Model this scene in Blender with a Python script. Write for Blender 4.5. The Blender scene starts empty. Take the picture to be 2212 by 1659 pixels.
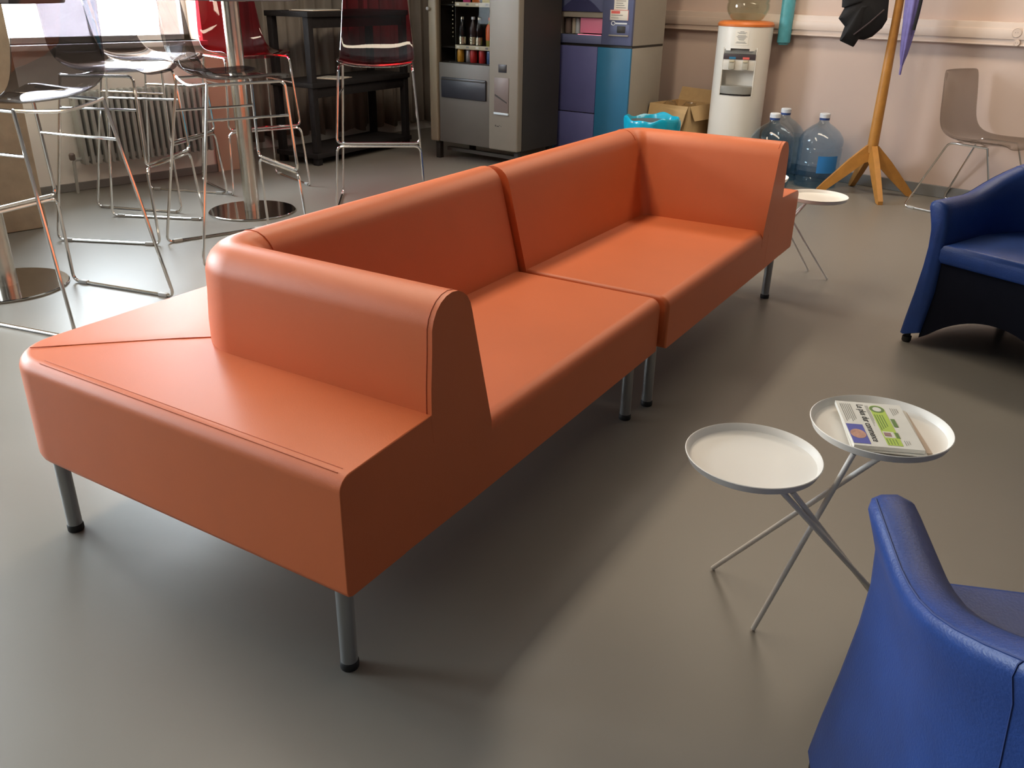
import bpy, bmesh, math, random
from mathutils import Vector, Matrix

random.seed(7)
SC = bpy.context.scene
COL = SC.collection
R = math.radians

# ------------------------------------------------------------------ camera
cd = bpy.data.cameras.new('camera')
cam = bpy.data.objects.new('camera', cd)
COL.objects.link(cam)
fwd = Vector((0.659175, 0.626024, -0.416631))
upv = Vector((0.289573, 0.300000, 0.908926))
rgt = fwd.cross(upv).normalized()
upv = rgt.cross(fwd).normalized()
cm = Matrix((rgt, upv, -fwd)).transposed().to_4x4()
cm.translation = (-0.677504, -1.022384, 1.184665)
cam.matrix_world = cm
cd.sensor_fit = 'HORIZONTAL'
cd.sensor_width = 36.0
cd.lens = 36.0 * 1864.46 / 2212.0
cd.clip_start = 0.05
SC.camera = cam

# ------------------------------------------------------------------ light
world = bpy.data.worlds.new('overcast_sky')
SC.world = world
world.use_nodes = True
wb = world.node_tree.nodes['Background']
wb.inputs['Color'].default_value = (0.85, 0.925, 1.0, 1)
wb.inputs['Strength'].default_value = 29.0

WALL_Y, WALL_X = 4.63, 5.27
REC_Y = 5.25
X0, Y0, H_ROOM = -7.0, -7.0, 2.9
WINDOWS = [(0.45, 2.275), (-1.9, -0.15), (-4.2, -2.5)]
SILL, HEAD = 0.845, 2.55
LAMP = 72.0


def area(name, loc, rot, sx, sy, col, power, portal=False):
    l = bpy.data.lights.new(name, 'AREA')
    l.shape = 'RECTANGLE'
    l.size, l.size_y = sx, sy
    l.color = col
    l.energy = power
    if portal:
        l.cycles.is_portal = True
    o = bpy.data.objects.new(name, l)
    o.location = loc
    o.rotation_euler = rot
    COL.objects.link(o)
    return o


for (a_, b_) in WINDOWS:
    area('window_portal', ((a_ + b_) / 2, WALL_Y + 0.36, (SILL + HEAD) / 2), (R(-90), 0, 0),
         b_ - a_, HEAD - SILL, (1, 1, 1), 1.0, portal=True)
# warm ceiling lamps of the room: rows running with the sofa
for (x_, y_, len_, pw) in [(1.16, 1.87, 3.4, LAMP), (4.1, 0.75, 2.6, LAMP * 0.72)]:
    area('ceiling_lamp_light', (x_, y_, H_ROOM - 0.03), (0, 0, R(12.5) if x_ < 3 else R(90)), len_, 0.42, (1.0, 0.84, 0.64), pw)

SC.view_settings.view_transform = 'Standard'
SC.view_settings.look = 'None'
SC.view_settings.exposure = 0.0
SC.view_settings.gamma = 1.0
SC.view_settings.use_curve_mapping = False
SC.cycles.max_bounces = 10
SC.cycles.transparent_max_bounces = 24
SC.cycles.caustics_reflective = False
SC.cycles.caustics_refractive = False
SC.cycles.sample_clamp_indirect = 6.0


# ------------------------------------------------------------------ materials
def new_mat(name):
    m = bpy.data.materials.new(name)
    m.use_nodes = True
    nt = m.node_tree
    return m, nt, nt.nodes['Principled BSDF']


def noise(nt, scale, detail=4.0, rough=0.55):
    tc = nt.nodes.new('ShaderNodeTexCoord')
    n = nt.nodes.new('ShaderNodeTexNoise')
    n.inputs['Scale'].default_value = scale
    n.inputs['Detail'].default_value = detail
    n.inputs['Roughness'].default_value = rough
    nt.links.new(tc.outputs['Object'], n.inputs['Vector'])
    return n


def mat(name, col, rough=0.5, metal=0.0, var=0.06, vscale=6.0, bump=0.0, bscale=200.0, spec=0.5, coat=0.0, rvar=0.0):
    m, nt, b = new_mat(name)
    n = noise(nt, vscale)
    rp = nt.nodes.new('ShaderNodeValToRGB')
    c = Vector(col)
    lo, hi = c * (1 - var), c * (1 + var)
    rp.color_ramp.elements[0].position = 0.3
    rp.color_ramp.elements[1].position = 0.7
    rp.color_ramp.elements[0].color = (*lo, 1)
    rp.color_ramp.elements[1].color = (*hi, 1)
    nt.links.new(n.outputs['Fac'], rp.inputs['Fac'])
    nt.links.new(rp.outputs['Color'], b.inputs['Base Color'])
    b.inputs['Roughness'].default_value = rough
    b.inputs['Metallic'].default_value = metal
    b.inputs['Specular IOR Level'].default_value = spec
    b.inputs['Coat Weight'].default_value = coat
    if rvar:
        mr = nt.nodes.new('ShaderNodeMapRange')
        mr.inputs['To Min'].default_value = rough - rvar
        mr.inputs['To Max'].default_value = rough + rvar
        nt.links.new(n.outputs['Fac'], mr.inputs['Value'])
        nt.links.new(mr.outputs['Result'], b.inputs['Roughness'])
    if bump:
        n2 = noise(nt, bscale, 3.0)
        bp = nt.nodes.new('ShaderNodeBump')
        bp.inputs['Strength'].default_value = bump
        bp.inputs['Distance'].default_value = 0.002
        nt.links.new(n2.outputs['Fac'], bp.inputs['Height'])
        nt.links.new(bp.outputs['Normal'], b.inputs['Normal'])
    return m


def clear(name, tint, rough=0.03, gloss=1.0, ior=1.5):
    """tinted see-through plastic or glass: fresnel gloss over a tinted straight-through layer"""
    m = bpy.data.materials.new(name)
    m.use_nodes = True
    nt = m.node_tree
    nt.nodes.clear()
    out = nt.nodes.new('ShaderNodeOutputMaterial')
    tr = nt.nodes.new('ShaderNodeBsdfTransparent')
    gl = nt.nodes.new('ShaderNodeBsdfGlossy')
    mx = nt.nodes.new('ShaderNodeMixShader')
    fr = nt.nodes.new('ShaderNodeFresnel')
    n = noise(nt, 9.0)
    rp = nt.nodes.new('ShaderNodeValToRGB')
    t = Vector(tint)
    rp.color_ramp.elements[0].color = (*(t * 0.96), 1)
    rp.color_ramp.elements[1].color = (*(t * 1.03), 1)
    nt.links.new(n.outputs['Fac'], rp.inputs['Fac'])
    nt.links.new(rp.outputs['Color'], tr.inputs['Color'])
    gl.inputs['Roughness'].default_value = rough
    gl.inputs['Color'].default_value = (gloss, gloss, gloss, 1)
    fr.inputs['IOR'].default_value = ior
    # only the outer skin mirrors: no gloss on the inner side of the wall
    ge = nt.nodes.new('ShaderNodeNewGeometry')
    sub = nt.nodes.new('ShaderNodeMath')
    sub.operation = 'SUBTRACT'
    sub.inputs[0].default_value = 1.0
    nt.links.new(ge.outputs['Backfacing'], sub.inputs[1])
    mul = nt.nodes.new('ShaderNodeMath')
    mul.operation = 'MULTIPLY'
    nt.links.new(fr.outputs['Fac'], mul.inputs[0])
    nt.links.new(sub.outputs['Value'], mul.inputs[1])
    nt.links.new(mul.outputs['Value'], mx.inputs['Fac'])
    nt.links.new(tr.outputs['BSDF'], mx.inputs[1])
    nt.links.new(gl.outputs['BSDF'], mx.inputs[2])
    nt.links.new(mx.outputs['Shader'], out.inputs['Surface'])
    return m


def glow(name, col, strength):
    m, nt, b = new_mat(name)
    b.inputs['Base Color'].default_value = (*col, 1)
    b.inputs['Emission Color'].default_value = (*col, 1)
    b.inputs['Emission Strength'].default_value = strength
    n = noise(nt, 12.0)
    mr = nt.nodes.new('ShaderNodeMapRange')
    mr.inputs['To Min'].default_value = 0.3
    mr.inputs['To Max'].default_value = 0.45
    nt.links.new(n.outputs['Fac'], mr.inputs['Value'])
    nt.links.new(mr.outputs['Result'], b.inputs['Roughness'])
    return m


M = {}
M['floor'] = mat('grey_linoleum', (0.205, 0.190, 0.165), 0.36, var=0.05, vscale=1.3, bump=0.06, bscale=60, spec=0.5, rvar=0.04)
M['wall'] = mat('pinkish_beige_paint', (0.60, 0.465, 0.40), 0.75, var=0.04, vscale=1.5, bump=0.12, bscale=120)
M['wall_window'] = mat('white_wall_paint', (0.80, 0.78, 0.74), 0.7, var=0.04, vscale=1.5, bump=0.1, bscale=120)
M['pier'] = mat('salmon_paint', (0.52, 0.36, 0.27), 0.7, var=0.05, vscale=2)
M['concrete'] = mat('beige_roughcast', (0.44, 0.36, 0.26), 0.85, var=0.10, vscale=14, bump=0.6, bscale=90)
M['far_wall'] = mat('buff_panelling', (0.45, 0.40, 0.36), 0.6, var=0.1)
M['ceiling'] = mat('grey_acoustic_ceiling', (0.40, 0.39, 0.37), 0.8, var=0.02)
M['trunking'] = mat('cream_plastic_trunking', (0.66, 0.53, 0.45), 0.45, var=0.02)
M['skirting'] = mat('grey_vinyl_skirting', (0.18, 0.18, 0.175), 0.5, var=0.05)
M['white_frame'] = mat('white_window_frame', (0.78, 0.78, 0.76), 0.4, var=0.02)
M['pane'] = clear('window_glass', (0.96, 0.98, 0.98))
M['vinyl'] = mat('orange_vinyl', (0.63, 0.148, 0.046), 0.46, var=0.045, vscale=3.0, bump=0.10, bscale=420, spec=0.45)
M['seam'] = mat('orange_thread', (0.56, 0.12, 0.04), 0.6, var=0.10, vscale=300)
M['steel_leg'] = mat('grey_painted_steel', (0.33, 0.34, 0.34), 0.35, metal=0.6, var=0.03)
M['black_rubber'] = mat('black_rubber', (0.012, 0.012, 0.012), 0.6, var=0.1)
M['chrome'] = mat('chrome', (0.83, 0.82, 0.80), 0.10, metal=1.0, var=0.02)
M['steel'] = mat('brushed_steel', (0.66, 0.62, 0.55), 0.24, metal=1.0, var=0.05, vscale=30)
M['mirror_steel'] = mat('polished_steel_plate', (0.55, 0.53, 0.50), 0.10, metal=1.0, var=0.04, vscale=12)
M['smoke'] = clear('smoked_plastic', (0.46, 0.44, 0.45))
M['smoke_light'] = clear('pale_smoked_plastic', (0.64, 0.615, 0.59))
M['red_clear'] = clear('red_plastic', (0.80, 0.20, 0.26))
M['glide'] = mat('grey_plastic_glide', (0.45, 0.45, 0.44), 0.4, var=0.03)
M['white_metal'] = mat('white_powder_coat', (0.84, 0.82, 0.78), 0.42, var=0.015)
M['leather'] = mat('blue_leather', (0.013, 0.042, 0.175), 0.40, var=0.14, vscale=9, bump=0.35, bscale=240, spec=0.32)
M['leather_dark'] = mat('navy_fabric', (0.003, 0.004, 0.010), 0.85, var=0.1, spec=0.15)
M['leather_seam'] = mat('blue_seam', (0.010, 0.032, 0.14), 0.6, var=0.1)
M['wood'] = mat('varnished_beech', (0.47, 0.215, 0.045), 0.42, var=0.16, vscale=14)
M['black_cloth'] = mat('black_cloth', (0.008, 0.008, 0.010), 0.85, var=0.2, vscale=20)
M['purple_cloth'] = mat('violet_nylon', (0.17, 0.145, 0.40), 0.55, var=0.12, vscale=30)
M['vend_beige'] = mat('warm_grey_panel', (0.185, 0.165, 0.135), 0.5, var=0.03)
M['vend_strip'] = mat('beige_metal_strip', (0.20, 0.165, 0.115), 0.5, var=0.03)
M['vend_front'] = mat('grey_brown_panel', (0.095, 0.085, 0.074), 0.5, var=0.05)
M['vend_dark'] = mat('black_brown_metal', (0.022, 0.019, 0.016), 0.5, var=0.08)
M['vend_flap'] = mat('dark_slate_flap', (0.022, 0.024, 0.032), 0.4, var=0.05)
M['vend_brown'] = mat('brown_flap', (0.13, 0.10, 0.09), 0.45, var=0.1)
M['rail'] = mat('cream_price_rail', (0.52, 0.46, 0.32), 0.5, var=0.05)
M['glass'] = clear('cabinet_glass', (0.86, 0.86, 0.86), gloss=0.12)
M['indigo'] = mat('indigo_panel', (0.085, 0.090, 0.235), 0.5, var=0.06)
M['slate_blue'] = mat('slate_blue_plastic', (0.105, 0.125, 0.24), 0.45, var=0.04)
M['navy'] = mat('navy_panel', (0.030, 0.032, 0.095), 0.45, var=0.05)
M['teal'] = mat('teal_panel', (0.022, 0.155, 0.30), 0.45, var=0.04)
M['machine_grey'] = mat('grey_sheet_metal', (0.30, 0.275, 0.235), 0.55, var=0.03)
M['pink_glow'] = glow('pink_backlight', (0.62, 0.20, 0.30), 0.12)
M['hot_pink'] = glow('pink_lamp_strip', (1.0, 0.25, 0.35), 1.3)
M['paper'] = mat('white_paper', (0.80, 0.76, 0.68), 0.7, var=0.03)
M['newsprint'] = mat('newsprint', (0.74, 0.72, 0.66), 0.8, var=0.03, vscale=20)
M['newsprint_warm'] = mat('newsprint_inner', (0.62, 0.50, 0.40), 0.8, var=0.05, vscale=20)
M['ink'] = mat('black_ink', (0.045, 0.045, 0.045), 0.8, var=0.1)
M['ink_grey'] = mat('grey_ink', (0.24, 0.24, 0.23), 0.8, var=0.1)
M['print_blue'] = mat('blue_print', (0.10, 0.11, 0.42), 0.7, var=0.08)
M['print_green'] = mat('green_print', (0.45, 0.60, 0.10), 0.7, var=0.04)
M['print_dkgreen'] = mat('dark_green_print', (0.13, 0.22, 0.06), 0.7, var=0.08)
M['print_skin'] = mat('skin_tone_print', (0.50, 0.27, 0.20), 0.7, var=0.22, vscale=90)
M['print_mauve'] = mat('mauve_print', (0.30, 0.18, 0.17), 0.7, var=0.15, vscale=90)
M['print_red'] = mat('red_print', (0.70, 0.12, 0.10), 0.7, var=0.08)
M['cooler_white'] = mat('white_cooler_plastic', (0.78, 0.76, 0.70), 0.30, var=0.015)
M['cooler_orange'] = mat('orange_plastic_rim', (0.62, 0.17, 0.035), 0.35, var=0.05)
M['cooler_grey'] = mat('grey_drip_tray', (0.27, 0.265, 0.24), 0.45, var=0.04)
M['tap_grey'] = mat('beige_tap_plastic', (0.45, 0.42, 0.34), 0.4, var=0.04)
M['dark_plastic'] = mat('dark_plastic', (0.06, 0.045, 0.05), 0.4, var=0.05)
M['bottle_blue'] = clear('blue_polycarbonate', (0.72, 0.83, 0.92), 0.04)
M['bottle_pale'] = clear('pale_polycarbonate', (0.88, 0.90, 0.87), 0.04)
M['water'] = clear('water', (0.84, 0.91, 0.95), 0.02, ior=1.33)
M['water_pale'] = clear('pale_water', (0.90, 0.91, 0.85), 0.02, ior=1.33)
M['cap_white'] = mat('white_cap', (0.70, 0.74, 0.80), 0.45, var=0.03)
M['neck_blue'] = mat('blue_neck_seal', (0.03, 0.07, 0.25), 0.4, var=0.05)
M['label_blue'] = mat('blue_label', (0.03, 0.22, 0.60), 0.5, var=0.05)
M['bag'] = mat('cyan_plastic_bag', (0.005, 0.36, 0.55), 0.22, var=0.12, vscale=12, bump=0.5, bscale=30)
M['bin'] = mat('grey_plastic_bin', (0.10, 0.11, 0.12), 0.5, var=0.05)
M['card'] = mat('brown_cardboard', (0.52, 0.35, 0.17), 0.8, var=0.05, vscale=25)
M['crumple'] = clear('clear_film', (0.88, 0.88, 0.86), 0.15)
M['tube_cyan'] = mat('turquoise_tube', (0.09, 0.36, 0.44), 0.40, var=0.12, vscale=22)
M['curtain'] = mat('taupe_curtain', (0.27, 0.235, 0.20), 0.85, var=0.08, vscale=5)
M['black_wood'] = mat('black_stained_wood', (0.018, 0.016, 0.017), 0.7, var=0.15, vscale=20, spec=0.2)
M['radiator'] = mat('grey_radiator_enamel', (0.33, 0.335, 0.315), 0.4, var=0.03)
M['table_top'] = mat('dark_laminate', (0.16, 0.16, 0.19), 0.3, var=0.05)
M['can_red'] = mat('red_can', (0.42, 0.02, 0.02), 0.35, var=0.15, vscale=30)
M['can_yellow'] = mat('amber_can', (0.50, 0.24, 0.02), 0.35, var=0.15, vscale=30)
M['can_silver'] = mat('silver_can', (0.35, 0.34, 0.36), 0.3, metal=0.7, var=0.2, vscale=40)
M['can_blue'] = mat('blue_and_red_can', (0.05, 0.10, 0.22), 0.35, var=0.2, vscale=30)
M['drink_clear'] = clear('clear_drink_bottle', (0.55, 0.58, 0.60), 0.06)
M['drink_dark'] = mat('dark_drink', (0.03, 0.02, 0.02), 0.15, var=0.3, vscale=30)
M['drink_orange'] = mat('orange_juice_label', (0.62, 0.12, 0.03), 0.4, var=0.15, vscale=40)
M['drink_olive'] = mat('olive_juice', (0.22, 0.20, 0.04), 0.3, var=0.15, vscale=40)
M['foil'] = mat('crinkled_foil', (0.7, 0.66, 0.5), 0.2, metal=1.0, var=0.2, vscale=80, bump=1.0, bscale=120)
M['snack_pink'] = mat('pink_wrapper', (0.55, 0.06, 0.18), 0.3, var=0.2, vscale=40)
M['snack_orange'] = mat('orange_wrapper', (0.55, 0.14, 0.03), 0.3, var=0.2, vscale=40)
M['snack_yellow'] = mat('yellow_wrapper', (0.6, 0.42, 0.08), 0.3, var=0.2, vscale=40)
M['sill_white'] = mat('pale_blue_plastic', (0.50, 0.58, 0.64), 0.5, var=0.03)
M['lock'] = mat('lock_metal', (0.6, 0.58, 0.54), 0.25, metal=1.0, var=0.05)


# ------------------------------------------------------------------ mesh helpers
class MB:
    def __init__(self):
        self.bm = bmesh.new()

    def quad_strip(self, rows, close_u=False, close_v=False):
        """rows: list of lists of points, all same length"""
        bm = self.bm
        vs = [[bm.verts.new(p) for p in r] for r in rows]
        nr, nc = len(vs), len(vs[0])
        for i in range(nr if close_u else nr - 1):
            for j in range(nc if close_v else nc - 1):
                a, b = vs[i], vs[(i + 1) % nr]
                q = (a[j], a[(j + 1) % nc], b[(j + 1) % nc], b[j])
                try:
                    bm.faces.new(q)
                except ValueError:
                    pass
        return vs

    def box(self, x0, x1, y0, y1, z0, z1, bev=0.0, seg=2):
        bm = self.bm
        v = [bm.verts.new((x, y, z)) for x in (x0, x1) for y in (y0, y1) for z in (z0, z1)]
        fs = [(0, 1, 3, 2), (4, 6, 7, 5), (0, 4, 5, 1), (2, 3, 7, 6), (0, 2, 6, 4), (1, 5, 7, 3)]
        faces = [bm.faces.new([v[i] for i in f]) for f in fs]
        if bev > 0:
            es = set(e for f in faces for e in f.edges)
            bmesh.ops.bevel(bm, geom=list(es), offset=bev, segments=seg, profile=0.5, affect='EDGES', clamp_overlap=True)
        return self

    def hexa(self, pts):
        """8 points: bottom 4 (ccw), top 4"""
        bm = self.bm
        v = [bm.verts.new(p) for p in pts]
        for f in [(3, 2, 1, 0), (4, 5, 6, 7), (0, 1, 5, 4), (1, 2, 6, 5), (2, 3, 7, 6), (3, 0, 4, 7)]:
            bm.faces.new([v[i] for i in f])
        return self

    def prism(self, poly, axis, t0, t1, bev=0.0):
        """extrude a 2D polygon along an axis ('x','y','z')"""
        bm = self.bm

        def P(a, b, t):
            return {'x': (t, a, b), 'y': (a, t, b), 'z': (a, b, t)}[axis]
        lo = [bm.verts.new(P(a, b, t0)) for a, b in poly]
        hi = [bm.verts.new(P(a, b, t1)) for a, b in poly]
        n = len(poly)
        fs = [bm.faces.new(lo[::-1]), bm.faces.new(hi)]
        for i in range(n):
            fs.append(bm.faces.new((lo[i], lo[(i + 1) % n], hi[(i + 1) % n], hi[i])))
        if bev:
            es = set(e for f in fs[:2] for e in f.edges)
            bmesh.ops.bevel(bm, geom=list(es), offset=bev, segments=2, profile=0.5, affect='EDGES', clamp_overlap=True)
        return self

    def lathe(self, prof, seg=24, c=(0, 0, 0), cap=True, fn=None):
        rows = []
        for r, z in prof:
            row = []
            for k in range(seg):
                a = 2 * math.pi * k / seg
                rr = r * (fn(a, z) if fn else 1.0)
                row.append((c[0] + rr * math.cos(a), c[1] + rr * math.sin(a), c[2] + z))
            rows.append(row)
        vs = self.quad_strip(rows, close_v=True)
        if cap:
            for row in (vs[0], vs[-1]):
                try:
                    self.bm.faces.new(row)
                except ValueError:
                    pass
        return self

    def tube(self, pts, r, seg=8, cap=True, closed=False):
        pts = [Vector(p) for p in pts]
        n = len(pts)
        rad = r if isinstance(r, (list, tuple)) else [r] * n
        tang = []
        for i in range(n):
            if closed:
                t = pts[(i + 1) % n] - pts[(i - 1) % n]
            else:
                t = pts[min(i + 1, n - 1)] - pts[max(i - 1, 0)]
            tang.append(t.normalized())
        ref = Vector((0, 0, 1)) if abs(tang[0].z) < 0.9 else Vector((1, 0, 0))
        nrm = (ref - tang[0] * ref.dot(tang[0])).normalized()
        rows = []
        for i in range(n):
            nrm = (nrm - tang[i] * nrm.dot(tang[i])).normalized()
            bi = tang[i].cross(nrm)
            rows.append([pts[i] + (nrm * math.cos(2 * math.pi * k / seg) + bi * math.sin(2 * math.pi * k / seg)) * rad[i]
                         for k in range(seg)])
        vs = self.quad_strip(rows, close_u=closed, close_v=True)
        if cap and not closed:
            self.bm.faces.new(vs[0][::-1])
            self.bm.faces.new(vs[-1])
        return self

    def build(self, name, material, parent=None, smooth=35, mods=None, mat_fix=True):
        bm = self.bm
        bmesh.ops.recalc_face_normals(bm, faces=bm.faces[:])
        if smooth:
            lim = R(smooth)
            for f in bm.faces:
                f.smooth = True
            for e in bm.edges:
                if len(e.link_faces) == 2 and e.calc_face_angle(0) > lim:
                    e.smooth = False
        me = bpy.data.meshes.new(name)
        bm.to_mesh(me)
        bm.free()
        me.materials.append(M[material] if isinstance(material, str) else material)
        o = bpy.data.objects.new(name, me)
        COL.objects.link(o)
        if parent is not None:
            o.parent = parent
        return o


def fillet(pts, rad, n=5):
    """round the inner corners of a polyline"""
    pts = [Vector(p) for p in pts]
    out = [pts[0]]
    for i in range(1, len(pts) - 1):
        p = pts[i]
        a = (pts[i - 1] - p)
        b = (pts[i + 1] - p)
        d = min(rad, a.length * 0.45, b.length * 0.45)
        p0 = p + a.normalized() * d
        p1 = p + b.normalized() * d
        for k in range(n + 1):
            t = k / n
            out.append(p0 * (1 - t) ** 2 + p * 2 * t * (1 - t) + p1 * t * t)
    out.append(pts[-1])
    return out


def tag(o, label, cat, group=None, kind=None):
    if label:
        o['label'] = label
    if cat:
        o['category'] = cat
    if group:
        o['group'] = group
    if kind:
        o['kind'] = kind
    return o


def thing(name, label, cat, loc=(0, 0, 0), rz=0.0, group=None):
    o = bpy.data.objects.new(name, None)
    o.empty_display_size = 0.1
    COL.objects.link(o)
    o.location = loc
    o.rotation_euler = (0, 0, rz)
    return tag(o, label, cat, group)


def struct(name, mb, material, parent=None, smooth=0):
    o = mb.build(name, material, parent, smooth)
    if parent is None:
        o['kind'] = 'structure'
    return o


def copy_tree(o, parent=None):
    c = o.copy()
    COL.objects.link(c)
    c.parent = parent
    for ch in list(o.children):
        copy_tree(ch, c)
    return c


def text_mesh(name, body, size, material, parent, loc, rot, bold=0.0, align='LEFT', xs=1.0):
    cu = bpy.data.curves.new(name, 'FONT')
    cu.body = body
    cu.size = size
    cu.offset = bold
    cu.align_x = align
    cu.extrude = 0.00008
    to = bpy.data.objects.new(name, cu)
    COL.objects.link(to)
    dg = bpy.context.evaluated_depsgraph_get()
    me = bpy.data.meshes.new_from_object(to.evaluated_get(dg))
    bpy.data.objects.remove(to)
    me.materials.clear()
    me.materials.append(M[material])
    o = bpy.data.objects.new(name, me)
    COL.objects.link(o)
    o.parent = parent
    o.location = loc
    o.rotation_euler = rot
    o.scale = (xs, 1, 1)
    return o


# ------------------------------------------------------------------ room shell
struct('floor', MB().box(X0, WALL_X + 0.2, Y0, REC_Y + 0.2, -0.1, 0.0), 'floor')
struct('ceiling', MB().box(X0, WALL_X + 0.2, Y0, REC_Y + 0.2, H_ROOM, H_ROOM + 0.1), 'ceiling')
struct('wall_back', MB().box(WALL_X, WALL_X + 0.2, Y0, REC_Y + 0.2, 0, H_ROOM), 'wall')
struct('wall_right', MB().box(X0, WALL_X, Y0 - 0.2, Y0, 0, H_ROOM), 'far_wall')
struct('wall_front', MB().box(X0 - 0.2, X0, Y0, REC_Y + 0.2, 0, H_ROOM), 'far_wall')
wl = MB()
xs = sorted([X0] + [v for w in WINDOWS for v in w] + [2.45])
TH = 0.3
for i in range(len(xs) - 1):
    a_, b_ = xs[i], xs[i + 1]
    if any(abs(a_ - w[0]) < 1e-6 for w in WINDOWS):
        wl.box(a_, b_, WALL_Y, WALL_Y + TH, 0, SILL)
        wl.box(a_, b_, WALL_Y, WALL_Y + TH, HEAD, H_ROOM)
    elif a_ < 2.27:
        wl.box(a_, b_, WALL_Y, WALL_Y + TH, 0, H_ROOM)
struct('wall_left', wl, 'wall_window')
struct('wall_pier', MB().box(2.275, 2.52, WALL_Y - 0.02, REC_Y, 0, H_ROOM), 'pier')
struct('wall_recess', MB().box(2.45, WALL_X, REC_Y, REC_Y + 0.2, 0, H_ROOM), 'wall_window')
struct('wall_pillar', MB().box(-0.12, 0.868, 3.83, 4.45, 0, H_ROOM, 0.012), 'concrete', smooth=35)

for k, (a_, b_) in enumerate(WINDOWS):
    e = thing('window_%d' % (k + 1), None, None)
    e['kind'] = 'structure'
    y = WALL_Y + 0.16
    f = MB()
    f.box(a_, b_, y, y + 0.05, SILL, SILL + 0.03)
    f.box(a_, b_, y, y + 0.05, HEAD - 0.04, HEAD)
    f.box(a_, a_ + 0.035, y, y + 0.05, SILL, HEAD)
    f.box(b_ - 0.035, b_, y, y + 0.05, SILL, HEAD)
    f.build('window_frame', 'white_frame', e, 0)
    MB().box(a_ + 0.035, b_ - 0.035, y + 0.022, y + 0.028, SILL + 0.03, HEAD - 0.04).build('pane', 'pane', e, 0)
    MB().box(a_ - 0.02, b_ + 0.02, WALL_Y - 0.05, WALL_Y + 0.16, SILL - 0.03, SILL, 0.004).build('window_sill', 'white_frame', e)

# skirtings
struct('baseboard_back', MB().box(WALL_X - 0.014, WALL_X, Y0, 5.2, 0, 0.075, 0.003), 'skirting')
struct('baseboard_left', MB().box(0.87, 2.275, WALL_Y - 0.012, WALL_Y, 0, 0.05, 0.003), 'skirting')
struct('baseboard_recess', MB().box(2.53, 5.25, REC_Y - 0.02, REC_Y, 0, 0.10, 0.003), 'white_frame')

# wall trunking
tr = thing('trim_1', None, None)
tr['kind'] = 'structure'
MB().box(WALL_X - 0.045, WALL_X, Y0, 3.35, 0.925, 1.055, 0.004).build('trunking_body', 'trunking', tr)
MB().box(WALL_X - 0.052, WALL_X - 0.045, Y0, 3.35, 0.962, 1.018, 0.002).build('trunking_lid', 'trunking', tr)
MB().box(WALL_X - 0.049, WALL_X - 0.045, Y0, 3.35, 0.929, 0.936, 0.001).build('trunking_lip', 'trunking', tr)
for (y_, z_) in ((0.607, 1.0), (0.595, 0.945)):
    s = thing('wall_socket', 'round beige wall socket on the trunking right of the coat stand' if z_ > 0.98 else
              'small lower socket outlet on the trunking edge', 'socket', (WALL_X - 0.052, y_, z_))
    r_ = 0.024 if z_ > 0.98 else 0.014
    ring = MB()
    pts = [(0, math.cos(t) * r_, math.sin(t) * r_) for t in [2 * math.pi * k / 24 for k in range(24)]]
    ring.tube(pts, 0.004, 6, closed=True)
    ring.build('socket_ring', 'trunking', s)
    MB().prism([(math.cos(2 * math.pi * k / 20) * r_ * 0.9, math.sin(2 * math.pi * k / 20) * r_ * 0.9) for k in range(20)], 'x', -0.003, 0.002).build('socket_face', 'trunking', s)
    for dy in (-0.006, 0.006):
        MB().prism([(dy + math.cos(k) * 0.0018, math.sin(k) * 0.0018) for k in range(6)], 'x', -0.0036, 0.0).build('pin_hole', 'ink', s)

# ------------------------------------------------------------------ sofa
SB, SD, SL, SA, ST = 0.2206, 0.977, 1.3637, 0.2498, 0.2043
SAB = 0.302
CROWN = 0.013
SHS, STOP, SYB, SH = 0.3805, 0.690, 0.4824, 0.4731


def l_rows(prof, x0, d0, rout, rin, k_back=1.0, nfil=9, zfun=None):
    """sweep a profile (offset inwards, height) along an L: up the near end, round the corner, along the back"""
    rows = []
    for o, z in prof:
        ob = o * k_back
        r = max(rout - o, rin)
        row = []
        X, Y = x0 + o, d0 - ob
        for t in (0.0, 0.5, 1.0):
            row.append(Vector((X, (Y - r) * t, z)))
        cx, cy = X + r, Y - r
        for k in range(1, nfil + 1):
            a = math.pi - (math.pi / 2) * k / nfil
            row.append(Vector((cx + r * math.cos(a), cy + r * math.sin(a), z)))
        for t in (0.33, 0.66, 1.0):
            row.append(Vector((cx + (SL - cx) * t, Y, z)))
        if zfun:
            row = [Vector((p.x, p.y, zfun(p, o))) for p in row]
        rows.append(row)
    return rows


def mirror_mb(mb):
    for v in mb.bm.verts:
        v.co.x = SL - v.co.x


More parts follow.
